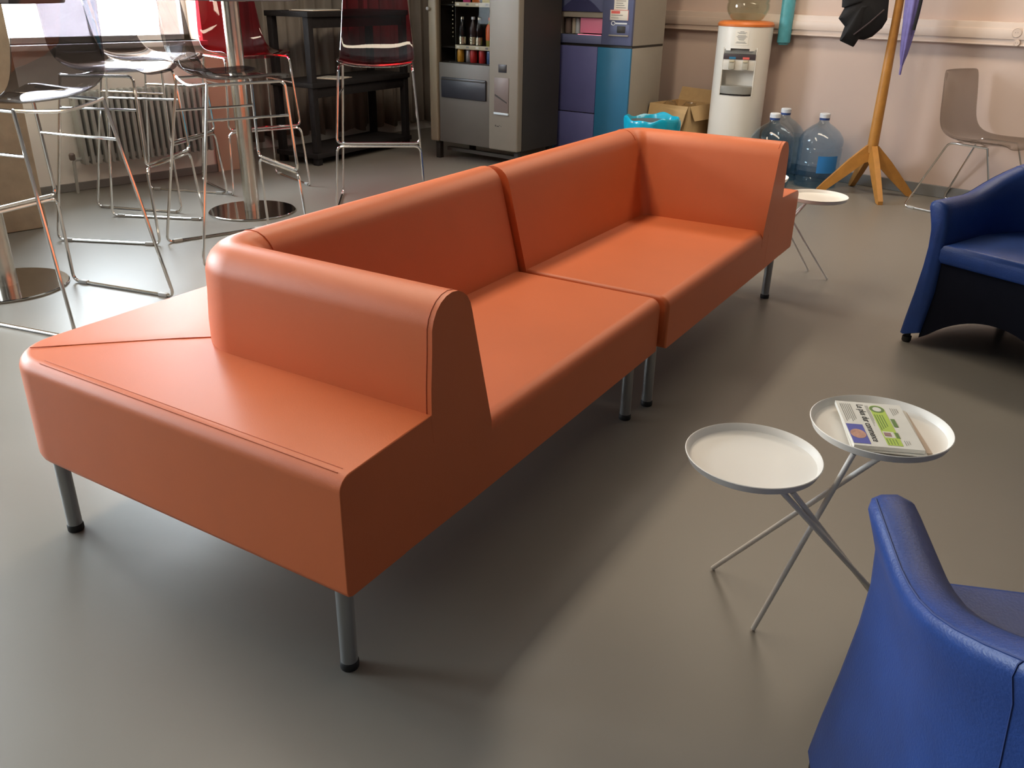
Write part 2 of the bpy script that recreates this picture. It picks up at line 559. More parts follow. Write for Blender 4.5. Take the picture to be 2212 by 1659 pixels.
def sofa_unit(name, label, loc, rz, mir):
    t = thing(name, label, 'sofa', loc, rz, 'orange sofa units')

    def fin(mb, nm, m_, sm=40):
        if mir:
            mirror_mb(mb)
        o = mb.build(nm, m_, t, sm)
        if nm != 'seam':
            w = o.modifiers.new('weighted_normals', 'WEIGHTED_NORMAL')
            w.keep_sharp = True
        return o
    # platform that carries the bench round the outside
    r = 0.028
    prof = [(0.16, SB), (0.012, SB), (0.003, SB + 0.004), (0.0, SB + 0.014), (0.0, SB + 0.12), (0.0, SH - r)]
    for k in range(1, 7):
        a = math.pi - (math.pi / 2) * k / 6
        prof.append((r + r * math.cos(a), SH - r + r * math.sin(a)))
    prof += [(0.12, SH), (SA - 0.02, SH), (SA + 0.06, SH), (SA + 0.13, SH - 0.001), (SA + 0.13, SB)]

    def ztilt(p, o):
        # the padded top falls a little from the back wall to the outer edge, hipped at the mitre
        return p.z - (CROWN * (1 - min(1.0, o / SA)) if p.z > SH - r - 0.001 else 0.0)
    mb = MB()
    rows = l_rows(prof, 0.0, SD, 0.12, 0.015, zfun=ztilt)
    vs = mb.quad_strip(rows, close_u=True)
    for j in (0, -1):
        mb.bm.faces.new([row[j] for row in vs])
    bmesh.ops.recalc_face_normals(mb.bm, faces=mb.bm.faces[:])
    mb.bm.normal_update()
    es = [e for e in mb.bm.edges if all(abs(v.co.y) < 1e-6 for v in e.verts) and
          all(v.co.x <= SA + 0.02 for v in e.verts) and len(e.link_faces) == 2 and e.calc_face_angle(0) > R(60)]
    bmesh.ops.bevel(mb.bm, geom=es, offset=0.016, segments=4, profile=0.5, affect='EDGES', clamp_overlap=True)
    fin(mb, 'bench', 'vinyl', 50)
    # back and arm wall
    prof = [(0.005, SH - 0.06), (0.0, SH - 0.02), (0.001, SH + 0.05), (0.006, STOP - 0.10)]
    cx, cz, rr = 0.071, STOP - 0.064, 0.064
    for k in range(0, 11):
        a = math.pi - R(8) - (math.pi - R(18)) * k / 10
        prof.append((cx + rr * math.cos(a), cz + rr * math.sin(a)))
    prof += [(0.160, 0.54), (0.187, 0.44), (ST, SHS - 0.005), (ST, SHS - 0.06)]
    mb = MB()
    rows = l_rows(prof, SA, SD - SAB, 0.145, 0.035, k_back=0.95)
    for row in rows:
        row[0].y = -0.0002
    vs = mb.quad_strip(rows, close_u=True)
    for j in (0, -1):
        mb.bm.faces.new([row[j] for row in vs])
    bmesh.ops.recalc_face_normals(mb.bm, faces=mb.bm.faces[:])
    mb.bm.normal_update()
    es = [e for e in mb.bm.edges if len(e.link_faces) == 2 and e.calc_face_angle(0) > R(60) and
          (all(abs(v.co.y + 0.0002) < 1e-5 for v in e.verts) or all(abs(v.co.x - SL) < 1e-5 for v in e.verts))
          and not any(v.co.z < SHS - 0.001 for v in e.verts) and not any(v.co.z < SH - 0.03 and v.co.x < SA + 0.05 for v in e.verts)]
    bmesh.ops.bevel(mb.bm, geom=es, offset=0.012, segments=3, profile=0.5, affect='EDGES', clamp_overlap=True)
    fin(mb, 'backrest', 'vinyl', 50)
    # seat cushion
    mb = MB()
    mb.box(SA + 0.10, SL, 0.0002, SYB + 0.10, SB, SHS)
    es = [e for e in mb.bm.edges if (all(abs(v.co.z - SHS) < 1e-6 for v in e.verts) and all(v.co.y < 0.01 for v in e.verts))]
    bmesh.ops.bevel(mb.bm, geom=es, offset=0.032, segments=6, profile=0.5, affect='EDGES')
    es = [e for e in mb.bm.edges if all(abs(v.co.x - SL) < 1e-6 for v in e.verts) and len(e.link_faces) == 2 and e.calc_face_angle(0) > R(60)]
    bmesh.ops.bevel(mb.bm, geom=es, offset=0.013, segments=3, profile=0.5, affect='EDGES')
    fin(mb, 'seat', 'vinyl', 50)
    # seams
    def seam(pts, rad=0.0016):
        mb = MB().tube(pts, rad, 5)
        fin(mb, 'seam', 'seam')
    def bench_z(o):
        return SH - CROWN * (1 - min(1.0, o / SA)) + 0.0003
    mit = [(0.052 + 0.243 * k / 10, SD - 0.052 - 0.296 * k / 10) for k in range(11)]
    seam([(x_, y_, bench_z(min(x_, SD - y_)) + 0.0002) for x_, y_ in mit], 0.0011)
    seam([(0.030, 0.020 + (SD - 0.16) * k / 6, bench_z(0.030)) for k in range(7)], 0.0008)
    seam([(0.018, 0.020 + (SD - 0.16) * k / 6, bench_z(0.018) - 0.0014) for k in range(7)], 0.0008)
    ap = prof[1:13]
    seam([(SA + o, 0.0118, z) for o, z in ap], 0.0012)
    seam([(SA + 0.165 + 0.0012 * k, SD - SAB - o * 0.95 + 0.0008 * (1 if o < 0.07 else -1), z + 0.0006) for k, (o, z) in enumerate(prof[5:14])], 0.0012)
    for (lx, ly) in ((0.0555, 0.0636), (0.0555, SD - 0.0636), (SL - 0.0555, 0.0636), (SL - 0.0555, SD - 0.0636)):
        lx_ = SL - lx if mir else lx
        lg = MB().lathe([(0.0165, 0.014), (0.0165, SB + 0.01)], 20, (lx_, ly, 0)).build('leg', 'steel_leg', t)
        MB().lathe([(0.0175, 0.0), (0.0185, 0.003), (0.0185, 0.014), (0.0165, 0.017)], 20, (lx_, ly, 0)).build('foot_cap', 'black_rubber', lg)
    return t


RS = R(12.5)


def sofa_pt(x, y):
    return (x * math.cos(RS) - y * math.sin(RS), x * math.sin(RS) + y * math.cos(RS), 0)


sofa_unit('modular_sofa', 'orange vinyl sofa unit nearest the camera with armrest and bench around its end', (0, 0, 0), RS, False)
sofa_unit('modular_sofa', 'orange vinyl sofa unit at the far end with armrest beside the vending machines',
          sofa_pt(SL + 0.0142, -0.0168), RS - 0.00315, True)

# ------------------------------------------------------------------ twin tray tables
def twin_table(label, loc, rz, trays, rods):
    """trays: centre x, y, rim height; rods: top point, foot point (all relative to loc)"""
    t = thing('side_table', label, 'table', loc, rz, 'white twin tray side tables')
    TR_ = 0.1265
    for (cx, cy, zr) in trays:
        prof = [(0.0, zr - 0.0165), (TR_ - 0.020, zr - 0.0165), (TR_ - 0.010, zr - 0.013), (TR_ - 0.0032, zr - 0.001), (TR_ - 0.0015, zr),
                (TR_, zr - 0.001), (TR_ - 0.006, zr - 0.0155), (TR_ - 0.014, zr - 0.0195), (0.0, zr - 0.0195)]
        mb = MB()
        mb.lathe(prof, 64, (cx, cy, 0), cap=False)
        bmesh.ops.remove_doubles(mb.bm, verts=mb.bm.verts[:], dist=1e-6)
        mb.build('tray', 'white_metal', t, 40)
    for (p, q) in rods:
        MB().tube([Vector(p), Vector(q)], 0.0052, 12).build('leg', 'white_metal', t)
    return t


twin_table('white twin tray side table with a newspaper, in front of the near blue armchair', (0.75, -0.455, 0), 0,
           [(-0.084, 0.0806, 0.400), (0.0861, -0.0783, 0.460)],
           [((-0.0257, -0.0795, 0.441), (-0.068, 0.032, 0.004)), ((-0.0095, -0.1187, 0.441), (0.050, 0.2008, 0.004)),
            ((-0.1412, -0.011, 0.381), (0.1444, -0.2131, 0.004)), ((-0.1282, -0.0238, 0.381), (0.1677, -0.1564, 0.004))])
twin_table('white twin tray side table standing past the far end of the orange sofa', (2.92, 0.68, 0), 0,
           [(-0.01, -0.085, 0.400), (-0.10, 0.155, 0.460)],
           [((-0.03, -0.06, 0.381), (-0.10, 0.17, 0.004)), ((0.0, -0.05, 0.381), (0.02, 0.25, 0.004)),
            ((-0.12, 0.12, 0.441), (0.199, -0.003, 0.004)), ((-0.09, 0.11, 0.441), (0.13, -0.13, 0.004))])

# newspaper
npz = 0.4445
news = thing('newspaper', 'folded newspaper with green box and blue photo lying on the white tray', 'newspaper',
             (0.868, -0.429, npz), R(-144.8))
news.scale = (0.92, 0.95, 1.0)
# local: x = reading direction, y = towards the top of the page


def sheet(x0, x1, y0, y1, z0, z1, nm, m_, sag=0.0, rot=0.0):
    mb = MB()
    nx, ny = 8, 8
    rows_t = []
    c, s = math.cos(rot), math.sin(rot)
    for lay in (z1, z0):
        rows = []
        for i in range(nx + 1):
            row = []
            for j in range(ny + 1):
                x = x0 + (x1 - x0) * i / nx
                y = y0 + (y1 - y0) * j / ny
                z = lay + sag * math.sin(math.pi * j / ny) * (0.6 + 0.4 * i / nx)
                row.append((x * c - y * s, x * s + y * c, z))
            rows.append(row)
        rows_t.append(rows)
    v1 = mb.quad_strip(rows_t[0])
    v2 = mb.quad_strip(rows_t[1])
    ring = lambda v: [v[i][0] for i in range(nx + 1)] + [v[nx][j] for j in range(1, ny + 1)] + [v[i][ny] for i in range(nx - 1, -1, -1)] + [v[0][j] for j in range(ny - 1, 0, -1)]
    a, b = ring(v1), ring(v2)
    for k in range(len(a)):
        mb.bm.faces.new((a[k], a[(k + 1) % len(a)], b[(k + 1) % len(a)], b[k]))
    return mb.build(nm, m_, news)


sheet(0.006, 0.186, 0.016, 0.142, 0.0, 0.0045, 'inner_section', 'newsprint_warm', rot=R(1))
sheet(0.002, 0.198, 0.004, 0.138, 0.005, 0.0085, 'inner_section', 'newsprint', rot=R(-2))
sheet(0.0, 0.199, 0.0, 0.126, 0.009, 0.0165, 'front_section', 'newsprint')
tz = 0.0168


def patch(x0, x1, y0, y1, m_, nm='print_block', dz=0.0):
    return MB().box(x0, x1, y0, y1, tz + dz, tz + dz + 0.0001).build(nm, m_, news, 0)


patch(0.108, 0.191, 0.001, 0.032, 'print_blue', 'photo')
ph = MB()
ph.lathe([(0.0, tz + 0.00030), (0.017, tz + 0.00028), (0.0172, tz + 0.0001)], 24, (0, 0, 0), cap=False)
for v in ph.bm.verts:
    v.co.x = 0.150 + v.co.x * 1.15
    v.co.y = 0.0165 + v.co.y * 0.84
ph.build('photo_portrait', 'print_skin', news)
patch(0.030, 0.190, 0.062, 0.090, 'print_green', 'green_box')
gb = MB()
gb.lathe([(0.0, tz + 0.00012), (0.0185, tz + 0.00012), (0.0185, tz)], 24, (0, 0, 0), cap=False)
for v in gb.bm.verts:
    v.co.x += 0.030
    v.co.y = 0.0755 + v.co.y * 0.80
gb.build('green_roundel', 'print_green', news)
gr = MB().tube([(0.030 + 0.0135 * math.cos(2 * math.pi * k / 24), 0.0755 + 0.0112 * math.sin(2 * math.pi * k / 24), tz + 0.0004) for k in range(24)], 0.0028, 4, closed=True)
for v in gr.bm.verts:
    v.co.z = tz + 0.0002 + (v.co.z - tz) * 0.05
gr.build('roundel_ring', 'print_dkgreen', news)
gw = MB()
gw.lathe([(0.0, tz + 0.00030), (0.0105, tz + 0.0003), (0.0105, tz + 0.0002)], 20, (0, 0, 0), cap=False)
for v in gw.bm.verts:
    v.co.x += 0.030
    v.co.y = 0.0755 + v.co.y * 0.8
gw.build('roundel_centre', 'newsprint', news)
patch(0.072, 0.108, 0.092, 0.100, 'print_dkgreen', 'caption_box', 0.0002)
patch(0.132, 0.158, 0.064, 0.084, 'newsprint', 'small_photo', 0.0002)
patch(0.137, 0.153, 0.065, 0.078, 'print_mauve', 'small_photo', 0.0004)
patch(0.134, 0.158, 0.0855, 0.092, 'print_dkgreen', 'caption_box', 0.0002)
text_mesh('headline', 'Le plus dur commence', 0.0185, 'ink', news, (0.012, 0.0385, tz), (0, 0, 0), 0.0003, xs=0.98)
def line_part(x0, x1, y0, y1, m_, dz=0.0):
    MB().box(x0, x1, y0, y1, tz + dz, tz + dz + 0.0001).build('print_line', m_, news, 0)


for k in range(6):
    line_part(0.012, 0.095 - (k % 3) * 0.006, 0.006 + k * 0.0038, 0.0072 + k * 0.0038, 'ink_grey')
for k in range(3):
    line_part(0.015, 0.11 - k * 0.012, 0.0545 + k * 0.0022, 0.0552 + k * 0.0022, 'ink_grey')
for k in range(4):
    line_part(0.020, 0.055 - k * 0.005, 0.102 + k * 0.004, 0.1032 + k * 0.004, 'ink_grey')
for k in range(3):
    line_part(0.166, 0.186 - k * 0.003, 0.096 + k * 0.004, 0.097 + k * 0.004, 'ink_grey')
for k in range(4):
    line_part(0.056, 0.126 - k * 0.006, 0.0645 + k * 0.0048, 0.0662 + k * 0.0048, 'print_dkgreen', 0.0002)
for k in range(4):
    line_part(0.163, 0.186, 0.0645 + k * 0.0055, 0.0658 + k * 0.0055, 'print_dkgreen', 0.0002)


# ------------------------------------------------------------------ blue tub armchairs
def armchair(label, loc, rz):
    """local: +x is the way the chair faces, y=0 centre line"""
    t = thing('tub_armchair', label, 'armchair', loc, rz, 'blue leather tub armchairs')
    HW, XF, XB = 0.30, 0.27, -0.30
    # plan path of the outer shell (waist line): front left -> round the back -> front right
    path = []
    for k in range(6):
        path.append((XF - (XF - 0.02) * k / 6, HW))
    for k in range(0, 25):
        a = math.pi / 2 + math.pi * k / 24
        sx = 0.32
        path.append((0.02 + sx * math.cos(a) * 1.0, HW * math.sin(a)))
    for k in range(5, -1, -1):
        path.append((XF - (XF - 0.02) * k / 6, -HW))
    n = len(path)
    L_ = [0.0]
    for i in range(1, n):
        L_.append(L_[-1] + math.dist(path[i], path[i - 1]))
    tot = L_[-1]

    def rim_h(s):
        u = abs(s / tot - 0.5) * 2   # 0 at back, 1 at front ends
        w = max(0.0, min(1.0, (0.80 - u) / 0.62))
        w = w * w * (3 - 2 * w)
        return 0.535 + 0.135 * w
    TK = 0.062

    def row_at(i, dh=0.0, shrink=0.0):
        x, y = path[i]
        x0, y0 = path[max(i - 1, 0)]
        x1, y1 = path[min(i + 1, n - 1)]
        tx, ty = x1 - x0, y1 - y0
        l = math.hypot(tx, ty)
        nx, ny = -ty / l, tx / l
        # make normal point outwards
        if nx * (x - 0.02) + ny * y < 0:
            nx, ny = -nx, -ny
        h = rim_h(L_[i])
        out = []
        prof = []
        z0 = 0.035
        for z, o in [(z0, 0.036), (0.10, 0.028), (0.20, 0.013), (0.30, 0.001), (0.38, -0.003)]:
            prof.append((o, z))
        prof.append((0.002, 0.38 + (h - 0.38) * 0.4))
        prof.append((0.013, h - 0.06))
        prof.append((0.026, h - 0.022))
        prof.append((0.024, h - 0.008))
        prof.append((0.012, h))
        prof.append((-0.012, h + 0.003))
        prof.append((-0.034, h - 0.006))
        prof.append((-0.046, h - 0.025))
        prof.append((-TK + 0.006, h - 0.07))
        prof.append((-TK, 0.38))
        prof.append((-TK, 0.22))
        prof.append((-TK + 0.02, z0 + 0.02))
        mid = -0.018
        for o, z in prof:
            oo = mid + (o - mid) * (1 - shrink)
            out.append(Vector((x + nx * oo, y + ny * oo, z - dh * (1 if z > 0.3 else 0.0))))
        return out
    mb = MB()
    rows = []
    tipf = row_at(0, 0.012, 0.35)
    for p in tipf:
        p.x += 0.020
    rows.append(tipf)
    tip2 = row_at(0, 0.003, 0.08)
    for p in tip2:
        p.x += 0.013
    rows.append(tip2)
    for i in range(n):
        rows.append(row_at(i))
    tip2 = row_at(n - 1, 0.003, 0.08)
    for p in tip2:
        p.x += 0.013
    rows.append(tip2)
    tipf = row_at(n - 1, 0.012, 0.35)
    for p in tipf:
        p.x += 0.020
    rows.append(tipf)
    vs = mb.quad_strip(rows, close_v=True)
    mb.bm.faces.new(vs[0])
    mb.bm.faces.new(vs[-1])
    mb.build('shell', 'leather', t, 60)
    # seam along the outer rim edge and down the joints
    sm = MB()
    pts = []
    for i in range(n):
        r_ = row_at(i)
        pts.append(r_[8] * 0.5 + r_[9] * 0.5 + (r_[8] - r_[10]).normalized() * 0.0005)
    sm.tube(pts, 0.0016, 5)
    sm.build('rim_seam', 'leather_seam', t)
    for i in (10, n - 11):
        r_ = row_at(i)
        pts = [r_[k] + (r_[k] - r_[14 if k > 4 else 15]).normalized() * 0.0004 for k in range(0, 13)]
        MB().tube(pts, 0.0011, 5).build('side_seam', 'leather_seam', t)
    # seat cushion
    mb = MB()
    hw = HW - TK + 0.004
    poly = [(XF + 0.025, hw * -1), (XF + 0.025, hw)]
    for k in range(0, 17):
        a = math.pi / 2 + math.pi * k / 16
        poly.append((0.02 + (0.32 - TK) * math.cos(a), hw * math.sin(a)))
    mb.prism(poly, 'z', 0.325, 0.395, 0.018)
    for v in mb.bm.verts:
        if v.co.z > 0.36:
            d = 1 - (v.co.y / hw) ** 2
            v.co.z += 0.006 * d
    mb.build('seat', 'leather', t, 50)
    # dark front panel with arched lower edge
    mb = MB()
    poly = [(-hw - 0.02, 0.035)]
    for k in range(0, 21):
        u = -1 + 2 * k / 20
        poly.append(((hw + 0.005) * u, 0.045 + 0.115 * (1 - abs(u) ** 2.0)))
    poly += [(hw + 0.02, 0.035), (hw + 0.01, 0.33), (-hw - 0.01, 0.33)]
    mb.prism(poly, 'x', XF - 0.03, XF + 0.005)
    mb.build('front_panel', 'leather_dark', t, 30)
    for (fx, fy) in ((XF - 0.01, HW + 0.015), (XF - 0.01, -HW - 0.015), (-0.20, 0.20), (-0.20, -0.20)):
        MB().lathe([(0.013, 0.0), (0.017, 0.006), (0.017, 0.022), (0.012, 0.026), (0.012, 0.06)], 14, (fx, fy, 0)).build('foot', 'black_rubber', t)
    return t


# far armchair: its front left foot stands beside the far side table
fa = R(168)
# local front-left in a chair facing heading fa is (+x, -y): y=-HW is on the chair's right; photo's left foot = chair's right
c_, s_ = math.cos(fa), math.sin(fa)
lx, ly = 0.26, -0.330
armchair('blue leather tub armchair at the right edge, facing the sofa near the wooden coat stand',
         (2.550 - (lx * c_ - ly * s_), 0.010 - (lx * s_ + ly * c_), 0), fa)
fb = R(33)
c_, s_ = math.cos(fb), math.sin(fb)
lx, ly = 0.27, 0.318
armchair('blue leather tub armchair seen from behind in the lower right corner',
         (0.447 - (lx * c_ - ly * s_), -0.675 - (lx * s_ + ly * c_), 0), fb)


# ------------------------------------------------------------------ bar stools
def shell_mesh(zs, back_h, hw_seat, hw_top, sx=1.0):
    """one-piece seat and back as a grid: returns MB"""
    prof = [(0.225, -0.012), (0.215, 0.0), (0.17, 0.008), (0.10, 0.004), (0.02, 0.0), (-0.06, 0.0), (-0.12, 0.008), (-0.165, 0.030),
            (-0.195, 0.070), (-0.213, 0.125), (-0.226, 0.19), (-0.240, 0.26), (-0.256, 0.33), (-0.268, back_h)]
    mb = MB()
    rows = []
    n = len(prof)
    for i, (x, z) in enumerate(prof):
        u = i / (n - 1)
        v = max(0.0, min(1.0, (z - 0.03) / (back_h - 0.03)))
        hw = hw_seat * (1 - v) + hw_top * v
        if i == 0:
            hw *= 0.90
        if i == 1:
            hw *= 0.96
        if i == n - 1:
            hw *= 0.97
        row = []
        for k in range(13):
            s = -1 + 2 * k / 12
            up = 0.020 * s ** 4 * (1 - v) + 0.0
            fw = 0.030 * s ** 2 * v
            row.append((x * sx + fw - 0.006 * (1 - s * s) * v, hw * s, zs + z + up - 0.010 * (1 - s * s) * (1 - v) * (1 if 1 < i < 8 else 0.3)))
        rows.append(row)
    mb.quad_strip(rows)
    return mb


def solid(o, th):
    m_ = o.modifiers.new('thickness', 'SOLIDIFY')
    m_.thickness = th
    m_.offset = 0
    s_ = o.modifiers.new('smooth', 'SUBSURF')
    s_.levels = 1
    s_.render_levels = 1


def make_stool(shell_mat):
    t = thing('bar_stool', None, 'stool', (0, 0, 0), 0, 'transparent plastic bar stools on chrome frames')
    xf, xr, hf, zf, xff, hff, zt, xt, xrt, ht = 0.229, -0.306, 0.255, 0.382, 0.205, 0.230, 0.785, 0.191, -0.166, 0.198
    r = 0.0068
    base = [(xrt, ht, zt), (xr, hf, r), (xf, hf, r), (xff, hff, zf - 0.012), (xff, -hff, zf - 0.012), (xf, -hf, r), (xr, -hf, r), (xrt, -ht, zt)]
    MB().tube(fillet(base, 0.035), r, 8).build('base_frame', 'chrome', t)
    top = [(xrt, ht, zt - 0.004), (xt + 0.0, ht, zt), (xff, hff, zf + 0.004), (xff, -hff, zf + 0.004), (xt, -ht, zt), (xrt, -ht, zt - 0.004)]
    MB().tube(fillet(top, 0.03), r, 8).build('upper_frame', 'chrome', t)
    MB().tube(fillet([(xrt, ht, zt), (xrt - 0.01, ht * 0.6, zt - 0.012), (xrt - 0.02, 0, zt - 0.022), (xrt - 0.01, -ht * 0.6, zt - 0.012), (xrt, -ht, zt)], 0.05), r, 8).build('rear_bar', 'chrome', t)
    for s in (-1, 1):
        k = 0.19
        a = Vector((xrt, s * ht, zt)).lerp(Vector((xr, s * hf, 0)), k)
        b = Vector((xt, s * ht, zt)).lerp(Vector((xff, s * hff, zf)), (zt - a.z) / (zt - zf))
        MB().tube([a, b], r * 0.85, 8).build('side_stretcher', 'chrome', t)
        for x_ in (xf - 0.055, xr + 0.055):
            MB().box(x_ - 0.022, x_ + 0.022, s * hf - 0.009, s * hf + 0.009, 0.0, 0.0165, 0.003).build('glide', 'glide', t)
    sh = shell_mesh(zt + 0.012, 0.385, 0.212, 0.178).build('shell', shell_mat, t, 60)
    solid(sh, 0.006)
    return t


proto_black = make_stool('smoke')
proto_red = make_stool('red_clear')
STOOLS = [
    ('k', 0.452, 2.498, 112.9, 'smoked black bar stool nearest the camera, at the left edge with its back turned'),
    ('k', 1.191, 3.442, -52.5, 'smoked black bar stool between the left stool and the round steel table post, radiator behind'),
    ('k', 1.615, 3.980, -58.4, 'smoked black bar stool closest to the window and radiator'),
    ('k', 1.435, 2.824, -8.3, 'smoked black bar stool just behind the orange sofa, facing the steel table post'),
    ('r', 2.245, 4.050, -98.3, 'red transparent bar stool behind the steel table post'),
    ('r', 2.504, 3.091, -129.8, 'red transparent bar stool standing alone in front of the black shelf unit'),
]
used = {'k': False, 'r': False}
for kind, x, y, a, lab in STOOLS:
    pr = proto_black if kind == 'k' else proto_red
    s_ = pr if not used[kind] else copy_tree(pr)
    used[kind] = True
    s_.location = (x, y, 0)
    s_.rotation_euler = (0, 0, R(a))
    s_['label'] = lab


# ------------------------------------------------------------------ tall bar tables
def bar_table(label, x, y, top_r):
    t = thing('bar_table', label, 'table', (x, y, 0), 0, 'steel pedestal bar tables')
    MB().lathe([(0.238, 0.0), (0.240, 0.003), (0.240, 0.008), (0.236, 0.011), (0.05, 0.013)], 64).build('base_plate', 'mirror_steel', t)
    MB().lathe([(0.043, 0.012), (0.043, 1.106)], 32).build('post', 'steel', t)
    MB().lathe([(0.10, 1.100), (0.10, 1.106), (0.043, 1.107)], 32).build('mount_plate', 'steel', t)
    MB().lathe([(top_r - 0.004, 1.106), (top_r, 1.110), (top_r, 1.130), (top_r - 0.004, 1.134)], 64).build('table_top', 'table_top', t)
    return t


bar_table('tall bar table with round steel post and disc base behind the sofa', 1.835, 3.435, 0.34)
bar_table('tall bar table with steel disc base cut off by the left edge', 0.372, 2.935, 0.42)

# ------------------------------------------------------------------ grey chair by the wall
gc = thing('plastic_chair', 'grey transparent plastic chair against the wall behind the far blue armchair', 'chair', (4.985, 0.565, 0), R(-101))
sh = shell_mesh(0.415, 0.385, 0.205, 0.185).build('shell', 'smoke_light', gc, 60)
solid(sh, 0.006)
for s in (-1, 1):
    MB().tube(fillet([(0.10, s * 0.17, 0.405), (0.24, s * 0.22, 0.007), (-0.30, s * 0.22, 0.007), (-0.13, s * 0.17, 0.405), (0.10, s * 0.17, 0.405)], 0.03), 0.006, 8).build('leg_frame', 'chrome', gc)
    for x_ in (0.18, -0.25):
        MB().box(x_ - 0.02, x_ + 0.02, s * 0.22 - 0.008, s * 0.22 + 0.008, 0.0, 0.015, 0.003).build('glide', 'glide', gc)
MB().tube([(0.05, -0.17, 0.403), (0.05, 0.17, 0.403)], 0.006, 8).build('cross_bar', 'chrome', gc)
MB().tube([(-0.10, -0.17, 0.403), (-0.10, 0.17, 0.403)], 0.006, 8).build('cross_bar', 'chrome', gc)

# ------------------------------------------------------------------ snack vending machine
vm = thing('vending_machine', 'grey snack and drink vending machine with glass front, beside the blue machine', 'vending machine',
           (3.766, 4.063, 0), R(-83.36))
VD = 0.47
mb = MB()
mb.box(0.0, 0.03, 0.03, VD, 0.13, 1.83)
mb.box(0.56, 0.81, 0.03, VD, 0.13, 1.83)
mb.box(0.03, 0.56, VD - 0.03, VD, 0.13, 1.83)
mb.box(0.03, 0.56, 0.03, VD - 0.03, 1.78, 1.83)
mb.box(0.03, 0.56, 0.03, VD - 0.03, 0.13, 0.685)
mb.build('cabinet', 'vend_dark', vm, 0)
MB().box(-0.006, 0.072, -0.03, 0.03, 0.13, 1.83, 0.012, 3).build('door_strip', 'vend_strip', vm)
MB().box(0.076, 0.553, -0.012, 0.03, 0.132, 0.690, 0.004).build('lower_panel', 'vend_front', vm)
MB().box(0.076, 0.553, -0.012, 0.03, 1.62, 1.83, 0.004).build('header_panel', 'vend_front', vm)
MB().box(0.556, 0.812, -0.030, 0.03, 0.130, 1.83, 0.010, 3).build('control_column', 'vend_beige', vm)
MB().box(0.076, 0.553, 0.000, 0.006, 0.690, 1.62).build('glass_pane', 'glass', vm, 0)
MB().box(0.105, 0.522, -0.026, -0.008, 0.452, 0.592, 0.006).build('delivery_flap', 'vend_flap', vm)
MB().box(0.112, 0.515, -0.030, -0.024, 0.574, 0.584, 0.002).build('flap_lip', 'vend_dark', vm)
MB().box(0.642, 0.712, -0.034, -0.026, 0.656, 0.709, 0.003).build('coin_display', 'vend_flap', vm)
MB().box(0.650, 0.704, -0.036, -0.033, 0.664, 0.700, 0.002).build('display_screen', 'vend_dark', vm)
rf = MB().box(0.607, 0.734, -0.034, -0.028, 0.388, 0.622, 0.002).build('return_flap', 'vend_brown', vm)
MB().hexa([(0.615, -0.0360, 0.50), (0.72, -0.0360, 0.455), (0.72, -0.034, 0.455), (0.615, -0.034, 0.50), (0.615, -0.0360, 0.512), (0.72, -0.0360, 0.463), (0.72, -0.034, 0.463), (0.615, -0.034, 0.512)]).build('diagonal_mark', 'vend_dark', rf, 0)
MB().box(0.607, 0.734, -0.040, -0.028, 0.376, 0.390, 0.002).build('return_sill', 'sill_white', vm)
lk_ = MB().lathe([(0.012, 0), (0.012, 0.02)], 16, (0, 0, 0)).build('door_lock', 'lock', vm)
lk_.location = (0.008, -0.03, 1.045)
lk_.rotation_euler = (R(90), 0, 0)
sc_ = MB()
for (x_, z_, w_, h_) in ((0.640, 0.295, 0.020, 0.006), (0.620, 0.298, 0.009, 0.010), (0.655, 0.302, 0.007, 0.004), (0.668, 0.297, 0.006, 0.004)):
    sc_.box(x_ - w_ / 2, x_ + w_ / 2, -0.0306, -0.0299, z_ - h_ / 2, z_ + h_ / 2)
sc_.build('scuff_marks', 'vend_dark', vm, 0)
for (x_, y_) in ((0.035, 0.03), (0.775, 0.03), (0.035, VD - 0.05), (0.775, VD - 0.05)):
    MB().box(x_ - 0.02, x_ + 0.02, y_ - 0.02, y_ + 0.02, 0.0, 0.135, 0.003).build('foot', 'vend_dark', vm)
MB().box(0.05, 0.76, 0.10, 0.13, 0.05, 0.075).build('foot_brace', 'vend_front', vm)
shelf_z = [0.694, 0.795, 1.075, 1.34]
for k, z_ in enumerate(shelf_z):
    MB().box(0.03, 0.56, 0.055, VD - 0.03, z_ - 0.008, z_, 0.001).build('shelf', 'vend_dark', vm)
    if k:
        rl = MB().box(0.185, 0.556, 0.045, 0.056, z_ - 0.012, z_ + 0.016, 0.002).build('price_rail', 'rail', vm)
        for q in range(4):
            MB().box(0.20 + q * 0.088, 0.225 + q * 0.088, 0.0442, 0.0449, z_ - 0.004, z_ + 0.009).build('price_tag', 'ink_grey' if q % 2 else 'paper', rl, 0)
MB().box(0.175, 0.180, 0.06, VD - 0.03, 0.69, 1.62).build('divider', 'vend_dark', vm)
hl = MB()
for k in range(9):
    hl.box(0.150, 0.156, 0.058, 0.062, 0.86 + k * 0.028, 0.868 + k * 0.028)
hl.build('bracket_slots', 'rail', vm, 0)


def in_vm(x, y, z):
    a = R(-83.36)
    return (3.766 + x * math.cos(a) - y * math.sin(a), 4.063 + x * math.sin(a) + y * math.cos(a), z)


def can(x, y, z, m_, lab):
    t = thing('drink_can', lab, 'can', in_vm(x, y, z), 0, 'drinks cans in the vending machine')
    MB().lathe([(0.022, 0.0), (0.026, 0.008), (0.026, 0.078), (0.0215, 0.087)], 18).build('body', m_, t)
    MB().lathe([(0.0215, 0.086), (0.022, 0.088), (0.021, 0.090), (0.018, 0.0885)], 18).build('rim', 'can_silver', t)


